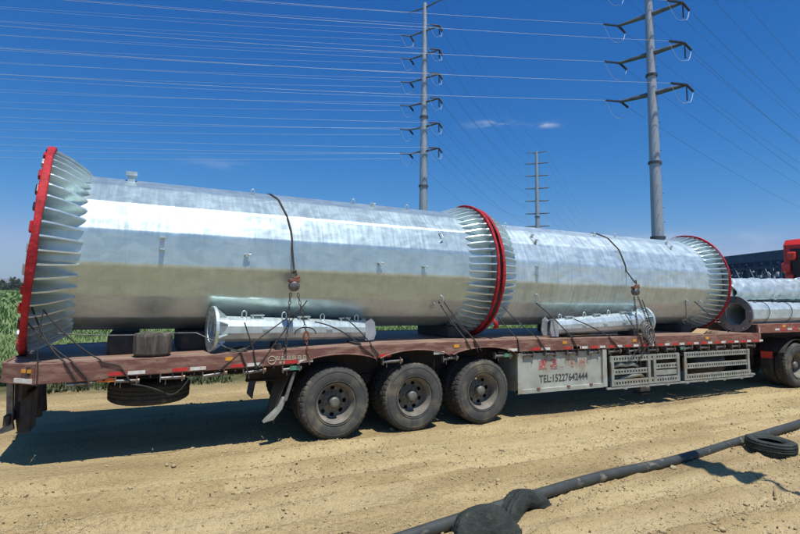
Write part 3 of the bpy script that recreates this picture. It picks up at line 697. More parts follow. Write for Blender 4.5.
# rear underrun and folded ramp legs
m = MB(); m.box(-4.16, -4.10, 0.45, TW-0.45, 0.48, 0.60); m.build('underrun_bar', 'chassis_dark', T)
for yy in (0.80, 1.15, 1.7, 2.1):
    m = MB(); m.prism([(-4.14, 1.04), (-3.98, 1.04), (-3.96, 0.60), (-3.93, 0.32), (-4.06, 0.30), (-4.12, 0.60)], 'y', yy, yy+0.06)
    m.build('ramp_leg', 'chassis_dark', T, bevel=0.01)
m = MB(); m.prism([(-4.19, 1.03), (-4.12, 1.03), (-4.09, 0.50), (-4.07, 0.40), (-4.20, 0.36), (-4.24, 0.40), (-4.15, 0.46)], 'y', 0.60, 0.68)
m.build('ramp_foot', 'winch_steel', T)
m = MB(); m.box(-4.03, -3.90, 0.62, 1.02, 0.34, 0.86); m.build('tail_flap', 'rubber_black', T, bevel=0.02)
m = MB(); m.box(-4.0, -3.96, 0.3, 2.3, 0.80, 1.0); m.build('tail_cross_bar', 'chassis_dark', T)
m = MB(); m.obox((-3.93, 0.085, 1.075), (0.39, -0.36, 0), (0.36, 0.39, 0), (0, 0, 1), 0.135, 0.012, 0.026); m.build('reflective_strip', 'tape_white', T)
m = MB(); m.obox((-3.90, 0.058, 1.19), (0.39, -0.36, 0), (0.36, 0.39, 0), (0, 0, 1), 0.07, 0.012, 0.02); m.build('marker_lamp', 'lamp_amber', T)
# strap winches under the beam
wm = MB(); wm.cyl((-0.15, 0, 0), (0.15, 0, 0), 0.024, 10); wm.box(-0.165, -0.15, -0.035, 0.04, -0.045, 0.06); wm.box(0.15, 0.165, -0.035, 0.04, -0.045, 0.06); wm.cyl((0.165, 0, 0), (0.20, 0, 0), 0.036, 8)
wm.cyl((-0.08, -0.002, -0.02), (-0.08, -0.002, -0.085), 0.008, 6)
w0 = None
xx = [-3.35+0.53*i for i in range(26)]
for i, x in enumerate(xx):
    if any(abs(x-c) < 0.36 for c in (0, 1.31, 2.62)): continue
    z = dz(x)-0.205-0.062
    if w0 is None: w0 = wm.build('strap_winch', 'winch_steel', T, loc=(0, 0, 0)); w0.data.transform(Matrix.Identity(4)); o = w0
    else: o = dup(w0, (0, 0, 0), T)
    o.location = Vector((x, 0.015, z))-WL(T); o.rotation_euler = (0, random.uniform(-0.12, 0.12), 0); o.scale = (random.uniform(0.75, 1.0), 1, 1)
# stake pocket stubs
for i in range(52):
    x = -3.6+0.265*i
    if any(abs(x-c) < 0.6 for c in (0, 1.31, 2.62)): continue
    m = MB(); m.cyl((x, 0.0, dz(x)-0.20), (x, 0.0, dz(x)-0.245), 0.012, 6); m.build('lashing_stub', 'chassis_dark', T)
# reflective tape pairs
def tape(x, c, w=0.19):
    z = dz(x)-0.165
    for cx in (0, 1.31, 2.62):
        if abs(x+w/2-cx) < 0.42: return
    m = MB(); m.add([(x, -0.024, z-0.022), (x+w, -0.024, z-0.022+dz(x+w)-dz(x)), (x+w, -0.024, z+0.022+dz(x+w)-dz(x)), (x, -0.024, z+0.022),
                     (x, -0.021, z-0.022), (x+w, -0.021, z-0.022+dz(x+w)-dz(x)), (x+w, -0.021, z+0.022+dz(x+w)-dz(x)), (x, -0.021, z+0.022)],
                    [(0,1,2,3),(7,6,5,4),(0,4,5,1),(1,5,6,2),(2,6,7,3),(3,7,4,0)])
    m.build('reflective_strip', c, T)
x = -3.02
while x < 4.4: tape(x, 'tape_red'); tape(x+0.215, 'tape_white', 0.20); x += 0.74
x = 4.6
while x < 10.0: tape(x, 'tape_red', 0.17); tape(x+0.22, 'tape_white', 0.14); x += 0.45
for x in (-1.62, 2.02, 4.35, 6.15, 8.35):
    m = MB(); m.box(x, x+0.10, -0.026, -0.021, dz(x)-0.09, dz(x)-0.04); m.build('marker_patch', 'lamp_amber', T)
m = MB(); m.box(-3.14, -2.93, 0.0, 0.03, 1.02, 1.07); m.build('side_lamp', 'lamp_orange', T)
for x in (-0.72, 3.05, 7.55):
    m = MB(); m.box(x, x+0.14, -0.012, 0.0, dz(x)-0.285, dz(x)-0.225); m.build('green_plate', 'sticker_green', T)
# worn painted emblem and lettering on the beam (illegible in the photo)
m = MB()
m.tube([(-0.985+0.055*math.cos(t*PI/12), -0.0225, 1.205+0.055*math.sin(t*PI/12)) for t in range(25)], 0.006, 4)
m.tube([(-1.02, -0.0225, 1.20), (-0.95, -0.0225, 1.205)], 0.006, 4)
rr = random.Random(4)
for row, (n, z, s, x0) in enumerate(((6, 1.232, 0.062, -0.90), (7, 1.168, 0.036, -0.86))):
    for i in range(n):
        cx = x0+i*(0.078 if row == 0 else 0.055)
        for k in range(3): zz = z+s*(0.4-0.4*k)*0.9; m.box(cx-s*0.45, cx+s*0.45*rr.uniform(0.5, 1), -0.0235, -0.0215, zz-0.004, zz+0.004)
        for k in (-0.3, 0.3): xx_ = cx+s*k; m.box(xx_-0.0035, xx_+0.0035, -0.0238, -0.0212, z-s*0.45, z+s*0.45)
m.build('worn_lettering', 'worn_lettering', T)['kind'] = 'stuff'

# tool box with lettering
B = MB()
B.box(3.36, 5.42, 0.04, 0.62, 0.46, 1.13); box_o = B.build('tool_box', 'box_paint', T, bevel=0.01)
fr = MB(); fr.box(3.33, 3.43, -0.012, 0.045, 0.44, 1.14); fr.box(5.35, 5.45, -0.012, 0.045, 0.44, 1.14); fr.box(3.33, 5.45, -0.006, 0.045, 0.43, 0.50)
fo = fr.build('frame', 'box_paint', box_o, loc=WL(box_o)); fo.location = (0, 0, 0)
for x in (3.75, 4.45, 5.0):
    q = MB(); q.box(x, x+0.07, -0.02, 0.0, 0.49, 0.52); o = q.build('latch', 'hoist_rust', box_o)
def text(body, x, y, z, size, mtl, parent, nm, sx=1.0, bold=0.0):
    c = bpy.data.curves.new(nm, 'FONT'); c.body = body; c.size = size; c.extrude = 0.0015; c.offset = bold; c.align_x = 'CENTER'; c.align_y = 'CENTER'
    o = bpy.data.objects.new(nm, c); COL.objects.link(o)
    dg = bpy.context.evaluated_depsgraph_get(); me = bpy.data.meshes.new_from_object(o.evaluated_get(dg)); bpy.data.objects.remove(o)
    me.materials.clear(); me.materials.append(MATS[mtl])
    o = bpy.data.objects.new(nm, me); COL.objects.link(o); o.parent = parent; o.rotation_euler = (R(90), 0, 0); o.scale = (sx, 1, 1)
    o.location = Vector((x, y, z))-WL(parent); return o
text('TEL:15227642444', 4.42, 0.036, 0.655, 0.185, 'paint_black', box_o, 'lettering', 0.86, 0.002)
for ch, x, c in (('威', 3.93, 'paint_red'), ('县', 4.19, 'paint_red'), ('飞', 4.58, 'paint_red'), ('州', 4.86, 'paint_red')):
    text(ch, x, 0.036, 0.90, 0.20 if x < 4.4 else 0.17, c, box_o, 'lettering', 1.0, 0.003 if x < 4.4 else -0.001)
q = MB(); q.box(4.34, 4.42, 0.034, 0.037, 0.86, 0.868); q.build('lettering', 'worn_lettering', box_o)

# side guards: perforated galvanised strips
def perforated(name, x0, x1, y, z, hgt, parent, pitch=0.075):
    """rail with a row of square holes"""
    m = MB(); n = max(1, int((x1-x0)/pitch)); st = (x1-x0)/n; y1 = y+0.03; e = 0.3*hgt
    m.box(x0, x1, y, y1, z, z+e); m.box(x0, x1, y, y1, z+hgt-e, z+hgt)
    for i in range(n+1):
        a = x0+i*st-(0 if i == 0 else st*0.22); b = x0+i*st+(0 if i == n else st*0.22)
        m.box(a, b, y+0.001, y1-0.001, z+e, z+hgt-e)
    return m.build(name, 'rail_galvanised', parent)
GY = 0.0
for (a, b) in ((5.55, 7.50), (7.66, 9.88)):
    perforated('guard_rail', a, b, GY, 0.885, 0.115, T); perforated('guard_rail', a+0.05, b, GY-0.004, 0.42, 0.12, T)
    n = 3 if b < 8 else 1
perforated('guard_rail', 5.6, 6.62, GY+0.01, 0.64, 0.10, T); perforated('guard_rail', 6.78, 7.45, GY+0.01, 0.70, 0.10, T); perforated('guard_rail', 7.7, 9.82, GY+0.01, 0.655, 0.105, T)
m = MB(); m.box(6.78, 7.45, 0.012, 0.04, 0.57, 0.67); m.build('guard_rail', 'rail_galvanised', T)
for x in (5.57, 6.58, 6.74, 7.44, 7.66, 9.78):
    m = MB(); m.box(x, x+0.075, GY-0.008, GY+0.035, 0.42, 0.995); m.box(x+0.02, x+0.05, GY+0.035, GY+0.5, 0.93, 0.97); m.build('guard_post', 'rail_galvanised', T, bevel=0.004)
m = MB(); m.box(5.45, 9.95, GY-0.006, GY+0.03, 0.372, 0.405)
for i in range(7): m.box(5.9+0.6*i, 5.98+0.6*i, GY-0.010, GY+0.034, 0.352, 0.371)
m.build('guard_rail', 'rail_galvanised', T)
m = MB(); m.box(9.88, 10.02, GY-0.01, GY+0.05, 0.41, 0.45); m.build('bracket', 'rail_galvanised', T)
# dull things stowed behind the guards
m = MB(); m.tube([(5.72, 0.10, 0.78), (5.85, 0.06, 0.84), (6.05, 0.08, 0.80), (6.2, 0.06, 0.83), (6.4, 0.10, 0.76)], [0.03, 0.055, 0.04, 0.05, 0.03], 8); m.build('stowed_sheet', 'rail_galvanised', T)
m = MB(); m.tube([(5.9, 0.08, 0.55), (6.15, 0.05, 0.60), (6.4, 0.06, 0.61), (6.55, 0.08, 0.55)], [0.02, 0.045, 0.05, 0.02], 8); m.build('stowed_sheet', 'rail_galvanised', T)
m = MB(); m.box(6.64, 6.73, 0.10, 0.20, 0.52, 0.90); m.box(6.70, 6.98, 0.3, 0.42, 0.2, 1.1); m.build('landing_leg', 'winch_steel', T)
m = MB(); m.box(6.66, 7.02, 0.24, 0.48, 0.15, 0.19); m.box(6.75, 6.92, 2.1, 2.25, 0.15, 1.1); m.build('landing_leg', 'chassis_dark', T)
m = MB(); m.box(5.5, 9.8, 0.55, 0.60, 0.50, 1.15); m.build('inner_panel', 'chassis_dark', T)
m = MB(); m.ring((8.7, 0.2, 0.70), (0, 1, 0), (0, 0, 1), [(-0.5, 0.0), (-0.5, 0.20), (-0.47, 0.22), (0.47, 0.22), (0.5, 0.20), (0.5, 0)], 20)
o = m.build('air_tank', 'chassis_dark', T); o.location.y += 0.12

# gooseneck
m = MB(); m.box(10.205, 10.30, -0.02, 0.02, 1.14, 1.555)
m.build('step_plate', 'beam_paint', T, bevel=0.005)
m = MB(); m.box(10.30, 14.6, -0.02, 0.018, 1.345, 1.555); m.build('gooseneck_beam', 'beam_paint', T, bevel=0.006)
m = MB(); m.box(10.30, 14.6, TW-0.018, TW+0.02, 1.345, 1.555); m.build('gooseneck_beam', 'beam_paint', T, bevel=0.006)
m = MB(); m.box(10.24, 14.6, 0.02, TW-0.02, 1.525, 1.545); m.build('gooseneck_deck', 'deck_steel', T)
m = MB(); m.box(10.205, 10.24, 0.02, TW-0.02, 1.14, 1.54); m.build('gooseneck_face', 'chassis_dark', T)
m = MB(); m.box(9.3, 14.3, 0.72, 0.84, 1.08, 1.345); m.box(9.3, 14.3, 1.8, 1.92, 1.08, 1.345); m.box(11.2, 13.4, 0.84, 1.8, 1.10, 1.16); m.build('gooseneck_rail', 'chassis_dark', T)
m = MB(); m.box(14.6, 14.66, 0.0, TW, 1.34, 1.62); m.build('gooseneck_nose', 'beam_paint', T)
for x in (10.85, 11.35, 11.85, 12.35):
    m = MB(); m.box(x, x+0.18, -0.024, -0.021, 1.40, 1.445); m.build('reflective_strip', 'tape_white', T)
    m = MB(); m.box(x+0.22, x+0.40, -0.024, -0.021, 1.40, 1.445); m.build('reflective_strip', 'tape_red', T)
m = MB(); m.box(11.15, 11.27, -0.027, -0.021, 1.47, 1.53); m.build('marker_patch', 'lamp_amber', T)
m = MB(); m.add([(10.24, -0.024, 1.36), (10.265, -0.024, 1.36), (10.285, -0.024, 1.48), (10.26, -0.024, 1.48)], [(0, 1, 2, 3)]); m.build('paint_mark', 'tape_white', T)

# ------------------------------------------------------------------ tractor
K = empty('truck_tractor', (14.0, 1.3, 0), 'red lorry tractor at the right edge pulling the flatbed trailer', 'lorry')
for cx in (11.80, 13.12):
    wheel(cx, 0.02, 0.54, K, rot=1.2); wheel(cx, 0.355+0.29, 0.54, K, flip=True, inner=True)
    wheel(cx, 2.5, 0.54, K, flip=True, rot=0.6); wheel(cx, 2.5-0.335-0.29, 0.54, K, inner=True)
for cx in (11.80, 13.12): m = MB(); m.cyl((cx, 0.3, 0.54), (cx, 2.2, 0.54), 0.09, 12); m.cyl((cx-0.15, 1.25, 0.54), (cx+0.15, 1.25, 0.54), 0.26, 14); m.build('axle', 'chassis_dark', K)
wheel(16.9, 0.05, 0.54, K); wheel(16.9, 2.5, 0.54, K, flip=True)
m = MB(); m.box(11.1, 17.6, 0.82, 0.92, 0.72, 0.98); m.box(11.1, 17.6, 1.70, 1.80, 0.72, 0.98); m.box(11.08, 11.14, 0.7, 1.9, 0.70, 1.0); m.build('chassis_rail', 'chassis_dark', K)
m = MB(); m.ring((12.45, 1.3, 1.03), (1, 0, 0), (0, 1, 0), [(0, 0.0), (0.0, 0.45), (0.05, 0.45), (0.05, 0.0)], 20); m.build('fifth_wheel', 'chassis_dark', K)
m = MB(); m.box(11.15, 11.25, 0.30, 0.52, 0.70, 0.86); m.build('tail_lamp', 'lamp_red', K)
for cx in (11.80, 13.12):
    m = MB(); m.tube([(cx+0.60*math.cos(t), 0.33, 0.54+0.60*math.sin(t)) for t in [R(30+12*i) for i in range(11)]], 0.012, 4)
    pts = [R(30+12*i) for i in range(11)]
    vs = []; fs = []
    for t in pts:
        vs += [(cx+0.62*math.cos(t), 0.03, 0.54+0.62*math.sin(t)), (cx+0.62*math.cos(t), 0.64, 0.54+0.62*math.sin(t)), (cx+0.63*math.cos(t), 0.64, 0.54+0.63*math.sin(t)), (cx+0.63*math.cos(t), 0.03, 0.54+0.63*math.sin(t))]
    for i in range(10):
        for k in range(4): fs.append((i*4+k, i*4+(k+1) % 4, i*4+4+(k+1) % 4, i*4+4+k))
    m.add(vs, fs); m.build('mudguard', 'rubber_black', K)
# cab
cp = [(15.85, 1.15), (15.85, 3.85), (15.98, 4.02), (16.6, 4.10), (17.3, 3.55), (17.75, 2.6), (17.9, 1.9), (17.9, 0.75), (15.95, 0.75)]
m = MB(); m.prism(cp, 'y', -0.02, 2.46); cab = m.build('cab', 'cab_red', K, bevel=0.06)
m = MB(); m.box(15.80, 15.848, 0.14, 2.22, 1.4, 3.72); m.build('rear_panel', 'cab_dark', cab)
m = MB(); m.prism([(16.5, 2.35), (17.45, 2.35), (17.2, 3.2), (16.5, 3.2)], 'y', -0.03, -0.021); m.prism([(16.5, 2.35), (17.45, 2.35), (17.2, 3.2), (16.5, 3.2)], 'y', 2.461, 2.47); m.build('side_window', 'insulator_dark', cab)
m = MB(); m.box(16.35, 16.38, -0.025, -0.021, 1.2, 3.4); m.box(16.35, 17.55, -0.025, -0.021, 1.17, 1.2); m.build('door_edge', 'chassis_dark', cab)
for z0, z1, y0 in ((3.35, 3.62, 2.02), (2.98, 3.28, 2.2), (2.70, 2.92, 2.12), (2.40, 2.62, 2.16)):
    m = MB(); m.box(15.70, 15.80, y0, y0+0.26, z0, z1); m.build('red_lamp', 'lamp_red', cab, bevel=0.05)
for yy in (0.5, 1.2, 1.9):
    m = MB(); m.box(15.72, 15.79, yy, yy+0.07, 1.2, 3.6); m.build('guard_bar', 'cab_dark', cab)
for z in (2.0, 2.6, 3.2):
    m = MB(); m.box(15.73, 15.78, 0.3, 2.1, z, z+0.05); m.build('guard_bar', 'cab_dark', cab)

# ------------------------------------------------------------------ big tubes
YC = 1.32
VOFF = R(12.5)
def ring_pts(x, yc, zc, rad, n=16, tx=0, tz=0):
    """polygon section; angle measured from the camera side (-Y) upward"""
    return [(x+tx*(-rad*math.cos(VOFF+2*PI*k/n))+tz*(rad*math.sin(VOFF+2*PI*k/n)), yc-rad*math.cos(VOFF+2*PI*k/n), zc+rad*math.sin(VOFF+2*PI*k/n)) for k in range(n)]
def facet_tube(name, x0, x1, c0, c1, R0, R1, mtl, parent, wall=0.03):
    n = 16; st = 10; m = MB(); rows = []
    rnd = random.Random(name+str(x0))
    for i in range(st+1):
        f = i/st; x = x0+(x1-x0)*f; rows.append(ring_pts(x, c0[0]+(c1[0]-c0[0])*f, c0[1]+(c1[1]-c0[1])*f, R0+(R1-R0)*f))
    vs = [p for r in rows for p in r]
    fs = [(i*n+k, (i+1)*n+k, (i+1)*n+(k+1) % n, i*n+(k+1) % n) for i in range(st) for k in range(n)]
    m.add(vs, [f for f in fs], False)
    # inside wall and end lips
    a = ring_pts(x0, *c0, R0-wall); b = ring_pts(x1, *c1, R1-wall)
    m.add(a+b, [(k, (k+1) % n, n+(k+1) % n, n+k) for k in range(n)], False)
    A = ring_pts(x0, *c0, R0); m.add(A+a, [(k, (k+1) % n, n+(k+1) % n, n+k) for k in range(n)], False)
    Bq = ring_pts(x1, *c1, R1); m.add(Bq+b, [(k, n+k, n+(k+1) % n, (k+1) % n) for k in range(n)], False)
    o = m.build(name, mtl, parent)
    bv = o.modifiers.new('bevel', 'BEVEL'); bv.width = 0.035; bv.segments = 3; bv.limit_method = 'ANGLE'; bv.angle_limit = R(12)
    for p in o.data.polygons: p.use_smooth = True
    bv.harden_normals = True
    return o
def flange(parent, x, yc, zc, rp, rr, side, nf, flen, th=0.07, tx=0.0, tz=0.0, seed=1, wrapw=0.09, wr=0.017, fin_mat='galvanised_fin', outer_bumps=False):
    """ring at x, tube lies on side (+1: tube toward +x of ring). fins run from ring along the tube"""
    u = Vector((tx, 1, 0)).normalized(); v = Vector((tz, 0, 1)).normalized(); w = u.cross(v)   # w = +x
    c = Vector((x, yc, zc))
    m = MB(); m.ring(c, u, v, [(-th/2, rp-0.10), (-th/2, rr-0.01), (th/2, rr-0.01), (th/2, rp-0.10)], 96, close=True, smooth=False); m.build('flange_ring', 'flange_edge', parent)
    # red wrap, lumpy
    rnd = np.random.RandomState(seed); N = 192; m = MB(); P = 12; vs = []
    for k in range(N):
        t = 2*PI*k/N; d = u*math.cos(t)+v*math.sin(t)
        lump = 0.022*float(vnoise(np.array([k*0.17]), np.array([seed*3.3]), 5)[0])+0.012*float(vnoise(np.array([k*0.7]), np.array([1.3]), seed)[0])
        wv = 1+0.5*(float(vnoise(np.array([k*0.12]), np.array([9.3]), seed)[0])-0.5)
        for j in range(P):
            a = 2*PI*j/P+0.3; ca, sa = math.cos(a), math.sin(a); ca = math.copysign(abs(ca)**0.35, ca); sa = math.copysign(abs(sa)**0.35, sa); vs.append(c+w*(ca*wrapw*0.46*wv)+d*(rr-0.018+sa*(wr+0.6*lump*min(1, wr/0.017))))
    m.add(vs, [(k*P+j, k*P+(j+1) % P, ((k+1) % N)*P+(j+1) % P, ((k+1) % N)*P+j) for k in range(N) for j in range(P)], True); m.build('red_wrapping', 'red_wrap', parent)
    if outer_bumps:
        for k in range(34):
            t = 2*PI*k/34+0.05; d = u*math.cos(t)+v*math.sin(t); tn = -u*math.sin(t)+v*math.cos(t)
            m = MB(); m.obox(c-w*(side*(wrapw/2+0.002))+d*(rr-0.06-0.02*rnd.rand()), w, d, tn, 0.016+0.012*rnd.rand(), 0.04, 0.05+0.035*rnd.rand())
            m.build('bolt_wrap', ('red_wrap', 'galvanised_dull', 'cab_dark')[rnd.randint(3)], parent, bevel=0.018)
    # fins (gusset plates)
    for k in range(nf):
        t = 2*PI*(k+0.5)/nf; d = u*math.cos(t)+v*math.sin(t); tn = -u*math.sin(t)+v*math.cos(t)
        q = rp*math.cos(PI/16)*0.985-0.01
        pr = [(0.0, q), (0.0, rr-0.035), (0.05, rr-0.045), (flen*0.35, rp+(rr-rp)*0.72), (flen*0.7, rp+(rr-rp)*0.42), (flen-0.05, rp+(rr-rp)*0.22), (flen, rp+0.01), (flen, q)]
        o0 = c+w*(side*(th/2)); vs = []
        for sgn in (-1, 1):
            for a, r_ in pr: vs.append(o0+w*(side*a)+d*r_+tn*(sgn*0.011))
        n = len(pr); fs = [tuple(range(n)), tuple(range(2*n-1, n-1, -1))]+[(i, n+i, n+(i+1) % n, (i+1) % n) for i in range(n)]
        m = MB(); m.add(vs, fs, False); m.build('gusset_fin', fin_mat, parent)
def surf(x, ang, c0, c1, x0, x1, R0, R1):
    f = (x-x0)/(x1-x0); rad = (R0+(R1-R0)*f)
    a = R(ang); k = math.floor((a-VOFF)/(PI/8)); mid = VOFF+(k+0.5)*PI/8
    ap = rad*math.cos(PI/16)/math.cos(a-mid)
    yc = c0[0]+(c1[0]-c0[0])*f; zc = c0[1]+(c1[1]-c0[1])*f
    return Vector((x, yc-ap*math.cos(a), zc+ap*math.sin(a))), Vector((0, -math.cos(mid), math.sin(mid)))
def lug(parent, P, N, kind):
    X = Vector((1, 0, 0)); Tn = N.cross(X)
    m = MB()
    if kind == 'step':
        m.obox(P+N*0.03, X, Tn, N, 0.035, 0.008, 0.035); m.obox(P+N*0.03, X, Tn, N, 0.008, 0.035, 0.035); m.cyl(P+N*0.05-X*0.03, P+N*0.05+X*0.06, 0.012, 6)
    elif kind == 'eye':
        m.tube([P+N*(0.045+0.045*math.sin(2*PI*i/12))+X*(0.03*math.cos(2*PI*i/12)) for i in range(13)], 0.009, 6)
    elif kind == 'plate':
        m.obox(P+N*0.04, X, Tn, N, 0.09, 0.012, 0.045)
    elif kind == 'bracket':
        m.box(0, 0, 0, 0, 0, 0); m = MB(); m.obox(P+N*0.012, X, Tn, N, 0.035, 0.10, 0.010); m.obox(P+N*0.05+Tn*0.08, X, Tn, N, 0.03, 0.008, 0.04); m.obox(P+N*0.05-Tn*0.08, X, Tn, N, 0.03, 0.008, 0.04)
    elif kind == 'hook':
        m.tube([P+Tn*0.07, P+N*0.05+Tn*0.05+X*0.03, P+N*0.05-Tn*0.04+X*0.05, P-Tn*0.09+N*0.02], 0.011, 6)
    return m.build({'step': 'step_bolt', 'eye': 'lifting_eye', 'plate': 'lifting_plate', 'bracket': 'ladder_bracket', 'hook': 'rope_hook'}[kind], 'galvanised_small', parent)
A1 = empty('steel_tube', (-0.5, YC, 1.5), 'larger galvanised pole section at the left with a red-wrapped flange at its rear end', 'steel tube')
g1 = dict(c0=(1.27, 2.715), c1=(1.32, 2.655), x0=-3.97, x1=3.00, R0=1.135, R1=1.105)
facet_tube('tube_body', g1['x0'], g1['x1'], g1['c0'], g1['c1'], g1['R0'], g1['R1'], 'galvanised_tube', A1)
flange(A1, -4.07, 1.27, 2.735, 1.135, 1.462, 1, 50, 0.50, tx=-0.12, tz=0.052, seed=2, outer_bumps=True, wrapw=0.10)
flange(A1, 2.985, 1.32, 2.645, 1.105, 1.285, -1, 56, 0.48, th=0.05, seed=3, wrapw=0.06)
for x, a, k in ((-2.49, 5.6, 'bracket'), (-1.37, 0.7, 'step'), (0.74, -0.9, 'step'), (1.56, -2.1, 'step'), (1.93, 27, 'hook'), (1.97, -32, 'hook'), (1.85, -38, 'hook'), (0.55, 74, 'eye'), (1.6, 73, 'eye'), (2.75, -70, 'eye'), (-1.2, 70, 'eye'), (0.9, 72, 'step')):
    P, N = surf(x, a, **g1); lug(A1, P, N, k)
P, N = surf(-2.95, 76, **g1); m = MB(); m.obox(P+Vector((0, 0, 0.03)), (1, 0, 0), (0, 1, 0), (0, 0, 1), 0.05, 0.06, 0.07); m.obox(P+Vector((0, 0, 0.10)), (1, 0, 0), (0, 1, 0), (0, 0, 1), 0.075, 0.08, 0.03); m.build('lifting_lug', 'galvanised_small', A1)
A2 = empty('steel_tube', (6.3, YC, 1.5), 'slightly smaller galvanised pole section at the right with a streaky frosted surface', 'steel tube')
g2 = dict(c0=(1.32, 2.585), c1=(1.32, 2.515), x0=3.12, x1=9.52, R0=1.04, R1=1.02)
facet_tube('tube_body', g2['x0'], g2['x1'], g2['c0'], g2['c1'], g2['R0'], g2['R1'], 'galvanised_tube_second', A2)
flange(A2, 3.115, 1.32, 2.63, 1.04, 1.265, 1, 56, 0.42, th=0.05, seed=5, wrapw=0.06)
flange(A2, 9.56, 1.32, 2.52, 1.02, 1.185, -1, 56, 0.50, th=0.04, seed=6, wrapw=0.05, wr=0.013)
for x, a, k in ((4.16, 41, 'bracket'), (4.04, 3, 'bracket'), (4.07, -26, 'hook'), (8.37, -29, 'hook'), (8.81, -29, 'hook'), (8.67, -54, 'hook'), (6.07, 62, 'eye'), (6.75, 66, 'eye'), (4.15, -70, 'eye'), (3.75, 66, 'eye'), (8.2, 52, 'bracket')):
    P, N = surf(x, a, **g2); lug(A2, P, N, k)
# cloth rag tied to the joint
m = MB(); m.tube([(3.05, 0.30, 1.72), (3.03, 0.22, 1.66), (3.08, 0.25, 1.60), (3.05, 0.33, 1.56)], [0.015, 0.045, 0.038, 0.012], 7)
o = m.build('tied_rag', 'red_wrap'); tag(o, 'bunched red cloth knot low on the middle flange joint', 'cloth')

# ------------------------------------------------------------------ supports under the tubes
def block(name, x0, x1, y0, y1, h, mtl, label, cat, zt=0):
    m = MB(); z0 = dz((x0+x1)/2)+0.002; ch = 0.05
    pts = [(x0+ch, y0), (x1-ch, y0), (x1, y0+ch), (x1, y1-ch), (x1-ch, y1), (x0+ch, y1), (x0, y1-ch), (x0, y0+ch)]
    m.prism(pts, 'z', z0, z0+h); o = m.build(name, mtl, loc=((x0+x1)/2, (y0+y1)/2, z0), bevel=0.02); return tag(o, label, cat)
m = MB(); rs_ = random.Random(3); n = 14
vs = []; levels = [(0.0, 0.86), (0.03, 0.98), (0.15, 1.0), (0.26, 1.0), (0.295, 0.93)]
for z, s in levels:
    for k in range(n):
        t = 2*PI*k/n+0.15; q = (0.245 if abs(math.cos(t)) > 0.5 else 0.215)*s*(1+0.05*math.sin(k*2.7)); vs.append((-2.53+q*math.cos(t), 0.27+q*math.sin(t)*0.95, dz(-2.53)+0.012+z+0.012*math.sin(k*1.9)*(z > 0.2)))
fs = [(i*n+k, i*n+(k+1) % n, (i+1)*n+(k+1) % n, (i+1)*n+k) for i in range(4) for k in range(n)]+[tuple(range(n-1, -1, -1)), tuple(4*n+k for k in range(n))]
m.add(vs, fs, False); tag(m.build('support_block', 'block_wood', loc=(-2.53, 0.27, dz(-2.53)), bevel=0.012), 'weathered grey round-edged chock block on the near deck edge', 'block')
block('support_block', -3.10, -2.72, 0.62, 2.1, 0.27, 'cradle_dark', 'dark timber cradle left of the weathered chock block', 'block')
block('support_block', -2.20, -1.75, 0.70, 2.0, 0.27, 'cradle_dark', 'dark timber cradle between the chock block and the small flanged tube', 'block')
block('support_block', 2.35, 2.75, 0.7, 2.0, 0.20, 'cradle_dark', 'dark timber cradle just left of the middle flanges', 'block')
block('support_block', 5.4, 5.8, 0.7, 2.0, 0.20, 'cradle_dark', 'dark timber cradle under the middle of the right-hand tube', 'block')
block('support_block', 8.6, 8.95, 0.7, 2.0, 0.16, 'cradle_dark', 'dark timber cradle near the right end flange', 'block')
# small rope loop lying on the block, cardboard and scraps near right flange
m = MB(); m.tube([(8.75+0.16*math.cos(t)+0.02*i, 0.35+0.1*math.sin(t), dz(8.8)+0.02+0.01*(i % 3)) for i, t in enumerate([0.5*j for j in range(16)])], 0.012, 5); tag(m.build('rope_coil', 'wood_scrap'), 'tan rope coil dropped on the deck by the right end flange', 'rope')
m = MB(); m.obox((8.62, 0.30, dz(8.6)+0.05), (1, 0.3, 0.25), (-0.3, 1, 0), (0, 0, 1), 0.20, 0.12, 0.008); m.obox((8.95, 0.28, dz(8.9)+0.03), (1, -0.4, -0.1), (0.4, 1, 0), (0, 0, 1), 0.14, 0.09, 0.008)
tag(m.build('cardboard_scrap', 'cardboard'), 'torn tan cardboard lying on the deck below the right flange', 'cardboard')

